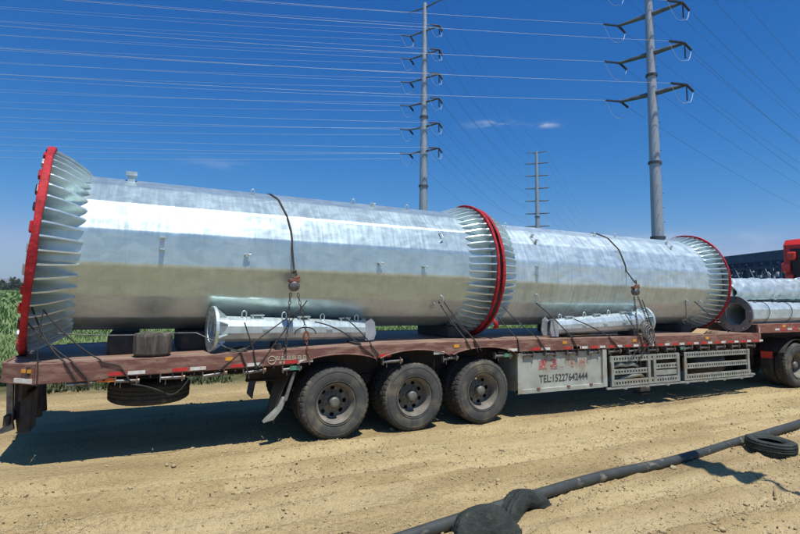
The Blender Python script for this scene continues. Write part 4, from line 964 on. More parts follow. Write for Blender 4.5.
# ------------------------------------------------------------------ small flanged arms on the deck
def arm(label, xf, xt, yc, ye, zf, zt, rf, rb, re, flrad, mirror, endplate=True):
    """polygonal tapered arm, big flange at xf, thin end at xt"""
    E_ = empty('steel_cross_arm', ((xf+xt)/2, yc, min(zf, zt)-rf), label, 'steel arm', 'small flanged arms lying on the deck')
    n = 12; d = Vector((xt-xf, ye-yc, zt-zf)).normalized(); s = 1 if xt > xf else -1
    u = Vector((d.y*s, -d.x*s, 0)).normalized(); v = Vector((0, 0, 1)); v = (v-d*v.dot(d)).normalized(); X_ = Vector((d.x, d.y, 0)).normalized()*s; Y_ = -u
    def sec(t, r_): c = Vector((xf+(xt-xf)*t, yc+(ye-yc)*t, zf+(zt-zf)*t)); return [c+u*(r_*math.cos(2*PI*(k+0.5)/n))+v*(r_*math.sin(2*PI*(k+0.5)/n)) for k in range(n)]
    m = MB(); rows = [sec(0, rb), sec(0.5, (rb+re)/2), sec(1, re), sec(1, re-0.02), sec(0, rb-0.02)]
    vs = [p for r_ in rows for p in r_]; fs = []
    for i in range(5):
        j = (i+1) % 5
        for k in range(n): fs.append((i*n+k, i*n+(k+1) % n, j*n+(k+1) % n, j*n+k))
    m.add(vs, fs, False); m.build('arm_body', 'galvanised_small', E_, bevel=0.006)
    # flange with octagonal opening
    m = MB(); c = Vector((xf, yc, zf)); N = 48; w = d; th = 0.045
    vs = []
    for a in (-th, 0):
        for rad, poly in ((flrad, False), (rb-0.005, True)):
            for k in range(N):
                t = 2*PI*k/N; q = rad
                if poly: seg = PI/6; q = rad*math.cos(seg/2)/math.cos(((t) % seg)-seg/2)
                vs.append(c+w*a+u*(q*math.cos(t))+v*(q*math.sin(t)))
    fs = []
    for k in range(N):
        k2 = (k+1) % N
        fs += [(k, k2, N+k2, N+k), (2*N+k, 3*N+k, 3*N+k2, 2*N+k2), (k, 2*N+k, 2*N+k2, k2), (N+k, N+k2, 3*N+k2, 3*N+k)]
    m.add(vs, fs, False); fl = m.build('flange', 'galvanised_small', E_, bevel=0.004)
    for k in range(12):
        t = 2*PI*(k+0.5)/12; q = (flrad+rb)/2+0.015; cc = c+u*(q*math.cos(t))+v*(q*math.sin(t))-w*(th+0.001)
        m = MB(); m.cyl(cc, cc+w*0.01-w*0.006, 0.016, 8); m.build('bolt_hole', 'chassis_dark', fl)
    for k in range(8):
        t = 2*PI*(k+0.5)/8; dd = u*math.cos(t)+v*math.sin(t); tn = -u*math.sin(t)+v*math.cos(t)
        pr = [(0, rb-0.02), (0, flrad-0.02), (0.03, flrad-0.03), (0.15, rb+0.01), (0.16, rb-0.03)]
        vs = [c+w*a+dd*r_+tn*(sg*0.007) for sg in (-1, 1) for a, r_ in pr]; L = len(pr)
        m = MB(); m.add(vs, [tuple(range(L)), tuple(range(2*L-1, L-1, -1))]+[(i, L+i, L+(i+1) % L, (i+1) % L) for i in range(L)]); m.build('gusset_fin', 'galvanised_small', E_)
    for t in (0.17, 0.42, 0.68, 0.93):
        rr_ = rb+(re-rb)*t; cc = Vector((xf+(xt-xf)*t, yc+(ye-yc)*t-rr_*0.35, zf+(zt-zf)*t+rr_*0.90))
        m = MB(); m.tube([cc+X_*(0.035*math.cos(q))+Vector((0, 0, 0.045+0.055*math.sin(q))) for q in [2*PI*i/14 for i in range(15)]], 0.010, 6); m.build('lifting_eye', 'galvanised_small', E_)
    for t in (0.25, 0.55, 0.84):
        rr_ = rb+(re-rb)*t; cc = Vector((xf+(xt-xf)*t, yc+(ye-yc)*t-rr_*0.35, zf+(zt-zf)*t+rr_*0.93))
        m = MB(); m.obox(cc+Vector((0, 0, 0.035)), X_, Y_, (0, 0, 1), 0.10, 0.03, 0.010); m.obox(cc-X_*0.07+Vector((0, 0, 0.01)), X_, Y_, (0, 0, 1), 0.01, 0.03, 0.03); m.obox(cc+X_*0.07+Vector((0, 0, 0.01)), X_, Y_, (0, 0, 1), 0.01, 0.03, 0.03)
        m.build('clamp_plate', 'galvanised_small', E_)
    for t in (0.3, 0.5, 0.72):
        rr_ = rb+(re-rb)*t; cc = Vector((xf+(xt-xf)*t, yc+(ye-yc)*t-rr_*0.99, zf+(zt-zf)*t+0.01))
        m = MB(); m.obox(cc, X_, Y_, (0, 0, 1), 0.05, 0.02, 0.012); m.build('rib_plate', 'galvanised_small', E_)
    if endplate:
        ce = Vector((xt, ye, zt)); pr = [(0.0, -re*1.15), (0.0, re*0.7), (0.10, re*1.25), (0.17, re*0.8), (0.20, -re*0.4), (0.16, -re*1.1)]
        for yy in (-re*0.9, re*0.75):
            vs = [ce+X_*(s*(a-0.05))+Y_*(yy+sg*0.012)+Vector((0, 0, b)) for sg in (-1, 1) for a, b in pr]; L = len(pr)
            m = MB(); m.add(vs, [tuple(range(L)), tuple(range(2*L-1, L-1, -1))]+[(i, L+i, L+(i+1) % L, (i+1) % L) for i in range(L)]); m.build('end_plate', 'galvanised_dull', E_)
    return E_
arm('small flanged steel arm on the left, its round flange facing the trailer tail', -1.76, 0.66, 0.28, 0.62, 1.64, 1.57, 0.33, 0.190, 0.150, 0.320, False)
arm('small flanged steel arm on the right, its flange under the second chain hoist', 6.88, 4.42, 0.34, 0.36, 1.66, 1.56, 0.33, 0.200, 0.150, 0.285, True)
# rope-wrapped feet of the left arm, wedge
m = MB(); m.prism([(-1.55, dz(-1.5)), (-1.30, dz(-1.4)), (-1.32, dz(-1.4)+0.05)], 'y', 0.1, 0.5); tag(m.build('wood_wedge', 'block_wood'), 'thin wooden wedge beside the flange of the left small arm', 'wedge')
for x in (-0.9, 0.35):
    block('timber_batten', x, x+0.09, 0.12, 0.62, dz(0)*0+(0.075 if x < 0 else 0.03), 'cradle_dark', 'timber batten under the %s half of the left small arm' % ('rear' if x < 0 else 'front'), 'batten')
for x in (4.7, 6.4):
    block('timber_batten', x, x+0.09, 0.12, 0.62, (0.05 if x < 5 else 0.11), 'cradle_dark', 'timber batten under the %s end of the right small arm' % ('thin' if x < 5 else 'flanged'), 'batten')

# ------------------------------------------------------------------ tubes over the gooseneck
def long_arm(label, x0, x1, yc, z0, z1, r0, r1, fl, opening=True, seed=0, fins=10, far_fin=False):
    E_ = empty('flanged_tube', ((x0+x1)/2, yc, z0-r0), label, 'steel tube', 'tubes stacked over the gooseneck')
    n = 8; d = Vector((x1-x0, 0, z1-z0)).normalized(); u = Vector((0, -1, 0)); v = Vector((0, 0, 1)); v = (v-d*v.dot(d)).normalized()
    def sec(t, r_): c = Vector((x0+(x1-x0)*t, yc, z0+(z1-z0)*t)); return [c+u*(r_*math.cos(2*PI*(k+0.5)/n))+v*(r_*math.sin(2*PI*(k+0.5)/n)) for k in range(n)]
    m = MB(); 
    if seed == 2:
        rj = random.Random(12); rows = []
        for i in range(19):
            sc = sec(i/18, r0+(r1-r0)*i/18); c_ = sum(sc, Vector())/n; rows.append([c_+(p_-c_)*rj.uniform(0.90, 1.06) for p_ in sc])
        rows += [sec(1, r1-0.05), sec(0, r0-0.06)]
    else: rows = [sec(0, r0), sec(0.33, r0*.67+r1*.33), sec(0.66, r0*.34+r1*.66), sec(1, r1), sec(1, r1-0.02), sec(0, r0-0.025)]
    vs = [p for r_ in rows for p in r_]; fs = []
    for i in range(len(rows)):
        j = (i+1) % len(rows)
        for k in range(n): fs.append((i*n+k, i*n+(k+1) % n, j*n+(k+1) % n, j*n+k))
    m.add(vs, fs, False); m.build('tube_body', 'galvanised_small' if seed != 2 else 'galvanised_tube_second', E_, bevel=0.02)
    if fl:
        c = Vector((x0, yc, z0)); N = 64; vs = []; th = 0.05
        for a in (-th, 0):
            for rad, poly in ((fl, False), (r0-0.012, True)):
                for k in range(N):
                    t = 2*PI*k/N; q = rad
                    if poly: seg = PI/4; q = rad*math.cos(seg/2)/math.cos(((t-PI/8) % seg)-seg/2)
                    vs.append(c+d*a+u*(q*math.cos(t))+v*(q*math.sin(t)))
        fs = []
        for k in range(N):
            k2 = (k+1) % N; fs += [(k, k2, N+k2, N+k), (2*N+k, 3*N+k, 3*N+k2, 2*N+k2), (k, 2*N+k, 2*N+k2, k2), (N+k, N+k2, 3*N+k2, 3*N+k)]
        m = MB(); m.add(vs, fs, False); fo_ = m.build('flange', 'flange_edge', E_, bevel=0.004)
        for k in range(10):
            t = 2*PI*(k+0.3)/10; q = (fl+r0)/2+0.02; cc = c+u*(q*math.cos(t))+v*(q*math.sin(t))-d*(th+0.001)
            m = MB(); m.cyl(cc, cc+d*0.004, 0.02, 8); m.build('bolt_hole', 'rack_white' if k % 4 == 0 else 'chassis_dark', fo_)
    if far_fin:
        c = Vector((x1, yc, z1))
        for k in range(12):
            t = 2*PI*(k+0.5)/12; dd = u*math.cos(t)+v*math.sin(t); tn = -u*math.sin(t)+v*math.cos(t)
            pr = [(0, r1-0.03), (0, r1+0.10), (-0.05, r1+0.10), (-0.5, r1+0.01), (-0.5, r1-0.03)]
            vs = [c+d*a+dd*r_+tn*(sg*0.008) for sg in (-1, 1) for a, r_ in pr]; L = len(pr)
            m = MB(); m.add(vs, [tuple(range(L)), tuple(range(2*L-1, L-1, -1))]+[(i, L+i, L+(i+1) % L, (i+1) % L) for i in range(L)]); m.build('gusset_fin', 'galvanised_small', E_)
        m = MB(); m.ring(c, u, v, [(-0.02, r1-0.03), (-0.02, r1+0.11), (0.02, r1+0.11), (0.02, r1-0.03)], 32, close=True); m.build('flange', 'galvanised_small', E_)
    # tie bands
    for t in (0.16, 0.34, 0.55):
        x = x0+(x1-x0)*t; rr_ = (r0+(r1-r0)*t)+0.008; c = Vector((x, yc, z0+(z1-z0)*t))
        m = MB(); m.tube([c+Vector((0.12*math.sin(2*PI*i/24), 0, 0))+u*(rr_*math.cos(2*PI*i/24))+v*(rr_*math.sin(2*PI*i/24)) for i in range(25)], 0.008, 4); m.build('tie_band', 'strap_black', E_)
    return E_
long_arm('dark ring flange with an octagonal opening on a tube beside the trailer step', 10.12, 15.3, 0.42, 1.775, 1.80, 0.285, 0.24, 0.425, seed=1)
long_arm('hidden tube lying behind the front tube on the gooseneck', 10.8, 15.2, 1.02, 1.83, 1.80, 0.26, 0.24, None, seed=3)
long_arm('tube on the far side of the gooseneck under the wrapped one', 10.8, 15.2, 1.62, 1.83, 1.80, 0.26, 0.24, None, seed=4)
t3 = long_arm('crumpled frosty tube lying on top of the others with finned far end', 10.75, 14.6, 1.32, 2.27, 2.35, 0.29, 0.31, None, seed=2, far_fin=True)
m = MB(); m.add([(10.6, 1.0, 2.15), (10.95, 1.0, 2.12), (10.98, 1.0, 2.62), (10.7, 1.0, 2.45), (10.6, 1.02, 2.15), (10.95, 1.02, 2.12), (10.98, 1.02, 2.62), (10.7, 1.02, 2.45)], [(0,1,2,3),(7,6,5,4),(0,4,5,1),(1,5,6,2),(2,6,7,3),(3,7,4,0)])
m.build('gusset_plate', 'galvanised_small', t3)

def sheet():
    nx, na = 60, 22; X, A_ = np.meshgrid(np.linspace(10.95, 14.3, nx), np.linspace(-0.5, 2.7, na), indexing='ij')
    R_ = 0.345+0.075*np.abs(fbm(X*4, A_*2.2, 3, 5))*2+0.035*vnoise(X*7, A_*5, 9); Yc = 1.32; Zc = 2.27+(X-10.75)*0.02
    V = np.stack([X+0.05*np.sin(A_*7+X*3), Yc-R_*np.cos(A_), Zc+R_*np.sin(A_)], -1).reshape(-1, 3)
    i = np.arange(nx-1)[:, None]*na+np.arange(na-1)[None, :]; F = np.stack([i, i+na, i+na+1, i+1], -1).reshape(-1, 4)
    o = raw_mesh('wrapping_sheet', V, F, 'galvanised_small'); so_ = o.modifiers.new('thickness', 'SOLIDIFY'); so_.thickness = 0.006; so_.offset = 1
    tag(o, 'crumpled pale silver sheet wrapped round the topmost tube at right', 'sheet')
sheet()
# ------------------------------------------------------------------ straps, hoists and ropes
def sag(a, b, s, n=14):
    a = Vector(a); b = Vector(b); return [a+(b-a)*(i/n)-Vector((0, 0, 4*s*(i/n)*(1-i/n))) for i in range(n+1)]
def chain(mb, a, b, link=0.055, r=0.007):
    a = Vector(a); b = Vector(b); n = max(2, int((b-a).length/link)); d = (b-a).normalized()
    s1 = Vector((0, 1, 0)) if abs(d.y) < 0.9 else Vector((1, 0, 0)); s2 = d.cross(s1).normalized(); s1 = s2.cross(d)
    for i in range(n):
        c = a+(b-a)*((i+0.5)/n); s = s1 if i % 2 else s2
        mb.tube([c+d*(link*0.62*math.cos(t))+s*(0.017*math.sin(t)) for t in [2*PI*j/8 for j in range(9)]], r, 4, cap=False)
def hoist(px, xtop, g, label, labs, zdeck, py=0.07):
    """strap over the tube, chain block, chain to the deck edge"""
    m = MB(); pts = []
    for i in range(25):
        a = 8+(172-8)*i/24; f = max(0, min(1, (a-20)/60)); x = px-0.02+(xtop-px)*f
        P, N = surf(x, a if a > 0 else 0, **g); pts.append(P+N*0.012)
    z1 = 2.44
    pts = [Vector((px, py, z1))]+pts+[Vector((xtop, 2.5, 1.6)), Vector((xtop, 2.66, 1.3))]
    pts = [pts[0]]+[p for p in pts[1:]]
    m.tube(pts, 0.015, 6); tag(m.build('lashing_cable', 'strap_black'), labs, 'cable', 'cables over the big tubes')
    h = empty('chain_hoist', (px, py, 2.2), label, 'chain hoist', 'chain hoists')
    m = MB(); c = Vector((px, py, 2.26)); m.ring(c, (1, 0, 0), (0, 0, 1), [(-0.06, 0.0), (-0.06, 0.055), (-0.045, 0.078), (0.035, 0.078), (0.06, 0.055), (0.06, 0)], 18); m.build('housing', 'hoist_grey', h)
    m = MB(); m.obox(c+Vector((0, 0, 0.085)), (1, 0, 0), (0, 1, 0), (0, 0, 1), 0.085, 0.045, 0.026); m.obox(c+Vector((0.03, -0.01, 0.125)), (1, 0, 0.3), (0, 1, 0), (-0.3, 0, 1), 0.05, 0.035, 0.02); m.build('cover', 'hoist_rust', h, bevel=0.01)
    m = MB(); m.tube([c+Vector((0, 0, 0.13)), c+Vector((0.03, 0, 0.17)), c+Vector((0.02, 0, 0.23)), c+Vector((-0.03, 0, 0.22)), c+Vector((-0.03, 0, 0.19))], 0.013, 6); m.build('top_hook', 'chain_steel', h)
    m = MB(); chain(m, c+Vector((-0.05, 0, -0.1)), (px-0.12, -0.04, zdeck-0.05)); m.build('load_chain', 'chain_steel', h)
    m = MB(); e = Vector((px+0.18, -0.03, zdeck+0.25)); chain(m, c+Vector((0.06, 0, -0.1)), e); m.build('hand_chain', 'chain_steel', h)
    m = MB(); m.tube([e+Vector((0.035*math.cos(t), 0, -0.05+0.06*math.sin(t))) for t in [2*PI*j/12 for j in range(13)]], 0.016, 6); chain(m, e+Vector((0, 0, -0.1)), (e.x+0.06, -0.05, zdeck-0.22)); m.build('bottom_hook', 'hoist_rust', h)
    m = MB(); m.tube([e+Vector((0.16*math.cos(t), 0.05, -0.03+0.10*math.sin(t))) for t in [PI*j/10 for j in range(11)]], 0.009, 5); m.build('chain_loop', 'strap_black', h)
hoist(-0.68, -0.88, g1, 'rusty chain hoist hanging against the left tube above the small arm', 'black cable looped over the left big tube', dz(-0.6))
hoist(6.42, 6.40, g2, 'rusty chain hoist hanging against the right-hand tube', 'black cable looped over the right-hand big tube', dz(6.4), 0.10)
m = MB(); c = Vector((6.5, -0.03, 1.5))
for k in range(5): m.tube([c+Vector((0.10*math.cos(t)+0.03*k, -0.01*k, 0.16*math.sin(t)-0.03*k)) for t in [2*PI*j/12 for j in range(13)]], 0.012, 5)
tag(m.build('rope_bundle', 'rope_grey'), 'tangled grey rope bundle hung at the deck edge under the right hoist', 'rope')
def rope(pts, label, r=0.010, mtl='strap_black', grp='lashing ropes'):
    m = MB(); m.tube(pts, r, 5); return tag(m.build('lashing_rope', mtl), label, 'rope', grp)
e = -0.035
def ov(a, b, s=0.03, k=0.25):
    """rope from a over the deck edge, then down to b"""
    ex = b[0]+(a[0]-b[0])*k; E_ = Vector((ex, -0.032, dz(ex)+0.022)); E2 = Vector((ex+(b[0]-ex)*0.1, -0.036, dz(ex)-0.01))
    return sag(a, E_, s, 12)+[E2]+sag(E2, b, 0, 3)[1:]
rope(ov((-3.93, 0.25, 1.95), (-3.36, e, 1.06), 0.10), 'rope from the left flange fins down past the first red strip', 0.011)
rope(ov((-3.95, 0.22, 1.75), (-3.25, e, 1.08), 0.03)+[Vector((-3.22, e, 0.95))], 'rope from the left flange to the second winch', 0.010)
rope(ov((-3.8, 0.18, 1.92), (-2.90, e, 1.22), 0.06)+sag((-2.90, e, 1.22), (-2.75, -0.02, 0.98), 0.0, 3)+sag((-2.75, -0.02, 0.98), (-2.35, -0.02, 0.84), -0.02, 6)+sag((-2.35, -0.02, 0.84), (-2.05, -0.02, 1.06), 0.10, 8), 'long black rope crossing the beam and looping below the spare wheel')
rope([(-3.78, 0.05, 1.9), (-3.80, 0.0, 1.5), (-3.77, e, 1.20), (-3.77, e, 1.02)], 'straight vertical rope at the rear corner of the deck', 0.008)
rope(sag((-3.70, 0.35, 1.62), (-2.35, 0.18, 1.60), 0.03)+sag((-2.35, 0.18, 1.60), (-2.0, 0.15, 1.60), 0.0, 4)+sag((-2.0, 0.15, 1.6), (-1.15, e, 1.12), -0.02), 'thin grey rope running over the chock block to the deck edge', 0.007, 'rope_grey')
rope(ov((-1.62, 0.02, 1.40), (-1.35, e, 1.15), 0.0)+sag((-1.35, e, 1.15), (-1.30, e, 1.02), 0.0, 3), 'short rope from the flange of the left small arm', 0.011)
rope(sag((-1.70, e, 1.10), (-0.62, 0.05, 1.90), -0.02), 'rope slanting up across the left small arm', 0.009)
rope(ov((-1.38, 0.02, 1.74), (-1.20, e, 1.10), 0.0), 'rope tied down over the body of the left small arm', 0.010)
rope(sag((-1.18, e, 1.12), (-0.48, 0.05, 2.05), -0.01), 'rope slanting up from the green plate to the left hoist', 0.009)
rope(ov((-0.34, 0.10, 1.73), (0.58, e, 1.20), -0.06), 'rope arching down over the thin half of the left small arm', 0.011)
rope(ov((0.12, 0.12, 1.80), (0.66, e, 1.22), -0.03), 'rope from the last eye of the left small arm to the deck edge', 0.010)
rope(ov((1.97, 0.42, 2.03), (2.35, e, 1.24), 0.02), 'left of two ropes hanging from the left tube by the middle flanges', 0.011)
rope(ov((2.05, 0.40, 2.05), (2.55, e, 1.22), 0.03), 'right of two ropes hanging from the left tube by the middle flanges', 0.011)
rope(ov((2.2, 0.35, 1.8), (2.48, e, 1.20), 0.03), 'slack rope between the second and third wheel arches', 0.009)
rope(ov((3.22, 0.42, 1.75), (3.35, e, 1.16), 0.0), 'short rope below the right side of the middle flanges', 0.010)
rope(ov((3.25, 0.30, 1.95), (3.95, e, 1.16), 0.03), 'long rope from the middle flanges to the tool box edge', 0.010)
rope(ov((4.10, 0.42, 2.02), (4.72, e, 1.15), -0.03), 'rope from a hook on the right tube past the dark end plate', 0.012)
rope(ov((4.78, 0.14, 1.72), (5.75, e, 1.16), -0.02), 'rope over the thin end of the right small arm', 0.011)
rope(ov((6.15, 0.14, 1.80), (6.42, e, 1.16), 0.0), 'rope beside the flange of the right small arm', 0.010)
rope(ov((6.62, 0.12, 2.10), (6.78, e, 1.10), -0.05), 'rope from the right hoist down over the flange rim', 0.010)
rope(sag((6.5, -0.04, 1.30), (5.95, -0.03, 0.86), 0.0), 'rope slanting down to the side guard below the right hoist', 0.009)
rope(sag((6.6, -0.04, 1.25), (6.22, -0.03, 0.84), 0.0), 'second rope slanting down to the side guard', 0.008)
rope(sag((8.62, 0.46, 2.12), (9.25, 0.05, 1.38), 0.0), 'rope from the paired hooks on the right tube to the deck', 0.010)
rope(sag((8.35, 0.42, 2.08), (8.20, 0.30, 1.62), -0.02), 'short dangling rope under the right tube hooks', 0.008)

# ------------------------------------------------------------------ blue rack truck far right
Q = empty('rack_truck', (21.6, 6.8, 0), 'dark blue slatted steel truck body parked behind the red cab', 'truck')
p0 = Vector((20.45, 4.4, 0)); p1 = Vector((24.6, 12.3, 0)); dd = (p1-p0).normalized(); nn = Vector((dd.y, -dd.x, 0)); L = (p1-p0).length
def rb(a0, a1, z0, z1, name, mtl='rack_blue', dep=0.06, out=0.0):
    m = MB(); c = p0+dd*((a0+a1)/2)+nn*out; c.z = (z0+z1)/2; m.obox(c, dd, nn, (0, 0, 1), (a1-a0)/2, dep/2, (z1-z0)/2); return m.build(name, mtl, Q)
rb(0, L, 3.72, 4.12, 'top_rail', dep=0.12); rb(0, L, 2.72, 2.92, 'middle_rail', dep=0.10); rb(0, L, 1.35, 1.75, 'bottom_rail', dep=0.14); rb(0, L, 3.40, 3.48, 'side_slat')
rb(0, L, 2.2, 2.3, 'side_slat')
for k in range(int(L/0.55)+1): rb(k*0.55, k*0.55+0.09, 1.75, 3.72, 'side_post')
rq = random.Random(5)
for k in range(15):
    a = 0.1+k*0.55; m = MB(); c0 = p0+dd*a+nn*0.3; c1 = p0+dd*(a+0.5)+nn*0.3; c0.z = 2.95; c1.z = 3.65
    if k % 2: c0.z, c1.z = c1.z, c0.z
    m.tube([c0, c1], 0.035, 5); m.build('brace', 'rack_blue', Q)
for k in range(60):
    a = rq.uniform(0.1, L*0.62); z = rq.choice([rq.uniform(2.95, 3.35), rq.uniform(2.3, 2.7)]); c = p0+dd*a+nn*rq.uniform(0.15, 0.5); c.z = z
    m = MB()
    if rq.random() < 0.5: m.obox(c, dd, nn, (0, 0, 1), rq.uniform(0.04, 0.16), 0.05, rq.uniform(0.03, 0.07))
    else: m.tube([c, c+dd*rq.uniform(-0.3, 0.3)+Vector((0, 0, rq.uniform(0.05, 0.35)))], 0.02, 5)
    m.build('stowed_part', 'rack_white', Q)
m = MB()
for off in (0.9,): c = p0+dd*(L/2)+nn*off; c.z = 2.6; m.obox(c, dd, nn, (0, 0, 1), L/2, 0.05, 1.3)
m.build('inner_wall', 'rack_blue', Q)
m = MB(); c = p0+dd*(L/2)+nn*1.2; c.z = 1.25; m.obox(c, dd, nn, (0, 0, 1), L/2, 1.2, 0.1); m.build('chassis', 'chassis_dark', Q)
for a in (1.0, L-2.2, L-1.0):
    c = p0+dd*a+nn*0.15; c.z = 0.54
    o = wheel(c.x, c.y, c.z, Q, inner=False); o.rotation_euler = (0, 0, math.atan2(dd.y, dd.x)+PI)
    c = p0+dd*a+nn*2.2; c.z = 0.54; o = wheel(c.x, c.y, c.z, Q, inner=False); o.rotation_euler = (0, 0, math.atan2(dd.y, dd.x))
m = MB(); c = p0+dd*(-0.9)+nn*1.2; c.z = 2.0; m.obox(p0+dd*(L+1.1)+nn*1.2+Vector((0, 0, 1.9)), dd, nn, (0, 0, 1), 0.95, 1.15, 1.2); m.build('cab', 'rack_blue', Q, bevel=0.12)
m = MB(); m.obox(p0+dd*(L+2.06)+nn*1.2+Vector((0, 0, 2.4)), dd, nn, (0, 0, 1), 0.012, 0.95, 0.4); m.build('windscreen', 'insulator_dark', Q)

# ------------------------------------------------------------------ power poles and lines
def taper_pole(E_, x, y, h, r0, r1, flz):
    m = MB(); n = 16; zs = [0]+flz+[h]
    for a, b in zip(zs, zs[1:]): m.tube([(x, y, a), (x, y, b)], [r0+(r1-r0)*a/h, r0+(r1-r0)*b/h], n)
    m.build('shaft', 'pole_steel', E_)
    for z in flz:
        rr_ = r0+(r1-r0)*z/h; m = MB(); m.ring((x, y, z), (1, 0, 0), (0, 1, 0), [(-0.15, rr_*0.9), (-0.15, rr_+0.15), (0.15, rr_+0.15), (0.15, rr_*0.9)], 20, smooth=False); m.build('joint_flange', 'pole_dark', E_)
def insul(mb, a, b, r, n=9):
    a = Vector(a); b = Vector(b); mb.tube([a, b], r*0.45, 6)
    d = (b-a).normalized(); s = Vector((0, 0, 1)) if abs(d.z) < 0.9 else Vector((1, 0, 0)); u = d.cross(s).normalized(); v = u.cross(d)
    L_ = (b-a).length
    for i in range(n):
        c = a+d*(L_*(i+0.5)/n); mb.ring(c, u, v, [(-0.05, r*0.3), (0.0, r), (0.03, r*0.3)], 8, smooth=False)
WN = [0]
def wire(a, b, s, label, grp, r=0.024, mtl='wire_aluminium', n=28):
    m = MB(); m.tube(sag(a, b, s, n), r, 4, cap=False); return tag(m.build('power_wire', mtl), label, 'wire', grp)
def power_pole(name_label, x, y, h, r0, r1, levels, half, top_half, flz, dl, dr, ins_len, thick, topz=None, detail=True):
    E_ = empty('power_pole', (x, y, 0), name_label, 'power pole', 'tall steel power poles'); taper_pole(E_, x, y, h, r0, r1, flz)
    tips = []
    hv = Vector(half)
    for z in levels:
        for s in (-1, 1):
            root = Vector((x, y, z)); tip = root+hv*s+Vector((0, 0, 0.05))
            m = MB(); m.tube([root, tip], [thick, thick*0.55], 6); m.build('cross_arm', 'arm_steel', E_)
            if detail:
                m = MB(); a = tip; b = tip+dl*ins_len; insul(m, a, b, 0.19)
                b2 = tip+dr*ins_len*0.85-Vector((0, 0, 0.35)); insul(m, a, b2, 0.17); 
                if s > 0: insul(m, tip, tip-Vector((0, 0, ins_len*0.9)), 0.14)
                m.build('insulator', 'insulator_dark', E_)
                c = tip-Vector((0, 0, ins_len*0.95))+dr*0.4
                m = MB(); m.tube([b]+[b+(c-b)*(i/6)-Vector((0, 0, 1.0*math.sin(PI*i/6))) for i in range(1, 6)]+[c]+[c+(b2-c)*(i/6)-Vector((0, 0, 0.5*math.sin(PI*i/6))) for i in range(1, 6)]+[b2], 0.030, 4); m.build('jumper_wire', 'wire_aluminium', E_)
                tips.append((b, b2, s, z))
            else: tips.append((tip-Vector((0, 0, 1.0)), tip-Vector((0, 0, 1.0)), s, z))
    if topz:
        hv2 = Vector(top_half)
        for s in (-1, 1):
            root = Vector((x, y, topz)); tip = root+hv2*s+Vector((0, 0, 0.3)); m = MB(); m.tube([root, tip], [thick*0.8, thick*0.4], 6); m.build('cross_arm', 'arm_steel', E_); tips.append((tip, tip, s, topz))
    # climbing ladder pegs
    m = MB()
    for i in range(int((h-4)/0.9)):
        z = 3+i*0.9; rr_ = r0+(r1-r0)*z/h; a = 0.6*(1 if i % 2 else -1)-1.6; m.cyl((x+rr_*math.cos(a), y+rr_*math.sin(a), z), (x+(rr_+0.22)*math.cos(a), y+(rr_+0.22)*math.sin(a), z), 0.03, 4)
    m.build('climbing_pegs', 'pole_dark', E_)['kind'] = 'stuff'
    return tips
dl = Vector((-0.970, 0.242, 0)); d13 = Vector((70.0, 57.0, 0)).normalized(); d2r = Vector((0.97, 0.24, 0)).normalized()
lv1 = [44.4, 40.4, 36.4, 32.4, 28.4, 24.4]
tp1 = power_pole('middle grey power pole with seven cross arms behind the left tube', 35.5, 65.0, 49.2, 0.80, 0.34, lv1, (1.27, -2.6, 0), (1.5, -3.0, 0), [10.5, 18.8, 30.0], dl, d13, 1.6, 0.20, topz=48.4)
lv2 = [27.5, 32.8, 38.0, 43.2, 48.4]
tp2 = power_pole('nearest and thickest power pole, rising behind the right-hand tube', 53.5, 37.3, 53.0, 0.80, 0.36, lv2, (1.24, -3.84, 0), (1, -3, 0), [9.2, 18.6, 29.9], dl, d2r, 2.2, 0.36)
lv3 = [43.0, 39.0, 35.0, 31.0, 27.0, 23.0]
tp3 = power_pole('farthest and smallest power pole, between the other two', 105.5, 122.0, 46.8, 0.9, 0.4, lv3, (2.6, -2.6, 0), (2.2, -2.2, 0), [12.0, 26.0], -d13, d13, 1.5, 0.24, topz=46.4, detail=False)
sd_ = {1: 'right', -1: 'left'}; lvl_name = ['lowest', 'second lowest', 'third lowest', 'fourth', 'fifth', 'sixth', 'top']
def lname(z, lv): return 'level %d from the top' % (sorted(lv, reverse=True).index(z)+1)
L1 = sorted(lv1+[48.4]); L2 = sorted(lv2)
ordn = ['topmost', 'second', 'third', 'fourth', 'fifth', 'sixth', 'seventh']
for b, b2, s, z in tp1:
    o_ = ordn[sorted(L1, reverse=True).index(z)]
    wire(b, b+dl*260+Vector((0, 0, 2)), 4.2, 'pale wire running left from the %s tip of the middle pole\'s %s arm' % (sd_[s], o_), 'wires leaving the middle pole to the left', 0.014)
for b, b2, s, z in tp1:
    if z < 48: wire(b-Vector((0, 0, 0.9)), b-Vector((0, 0, 1.2))+dl*260, 4.8, 'lower twin of the pale wire left of the %s tip, middle pole\'s %s arm' % (sd_[s], ordn[sorted(L1, reverse=True).index(z)]), 'wires leaving the middle pole to the left', 0.012)
k3 = {(round(z, 1), s): a for a, _, s, z in tp3}
for (b, b2, s, z), z3 in zip(tp1, [zz for zz in lv3+[46.4] for _ in (0, 1)]):
    wire(b2, k3[(round(z3, 1), s)], 3.2, 'dark wire to the farthest pole from the %s tip of the middle pole\'s %s arm' % (sd_[s], ordn[sorted(L1, reverse=True).index(z)]), 'wires between the middle and farthest poles', 0.020, 'wire_dark')
for b, b2, s, z in tp2:
    o_ = ordn[sorted(L2, reverse=True).index(z)]
    wire(b, b+dl*260+Vector((0, 0, 3)), 5.0, 'bright wire running left from the %s tip of the nearest pole\'s %s arm' % (sd_[s], o_), 'wires leaving the nearest pole to the left', 0.018)
    wire(b2, b2+d2r*240+Vector((0, 0, 1)), 6.5, 'dark wire running right from the %s tip of the nearest pole\'s %s arm' % (sd_[s], o_), 'wires leaving the nearest pole to the right', 0.024, 'wire_dark')
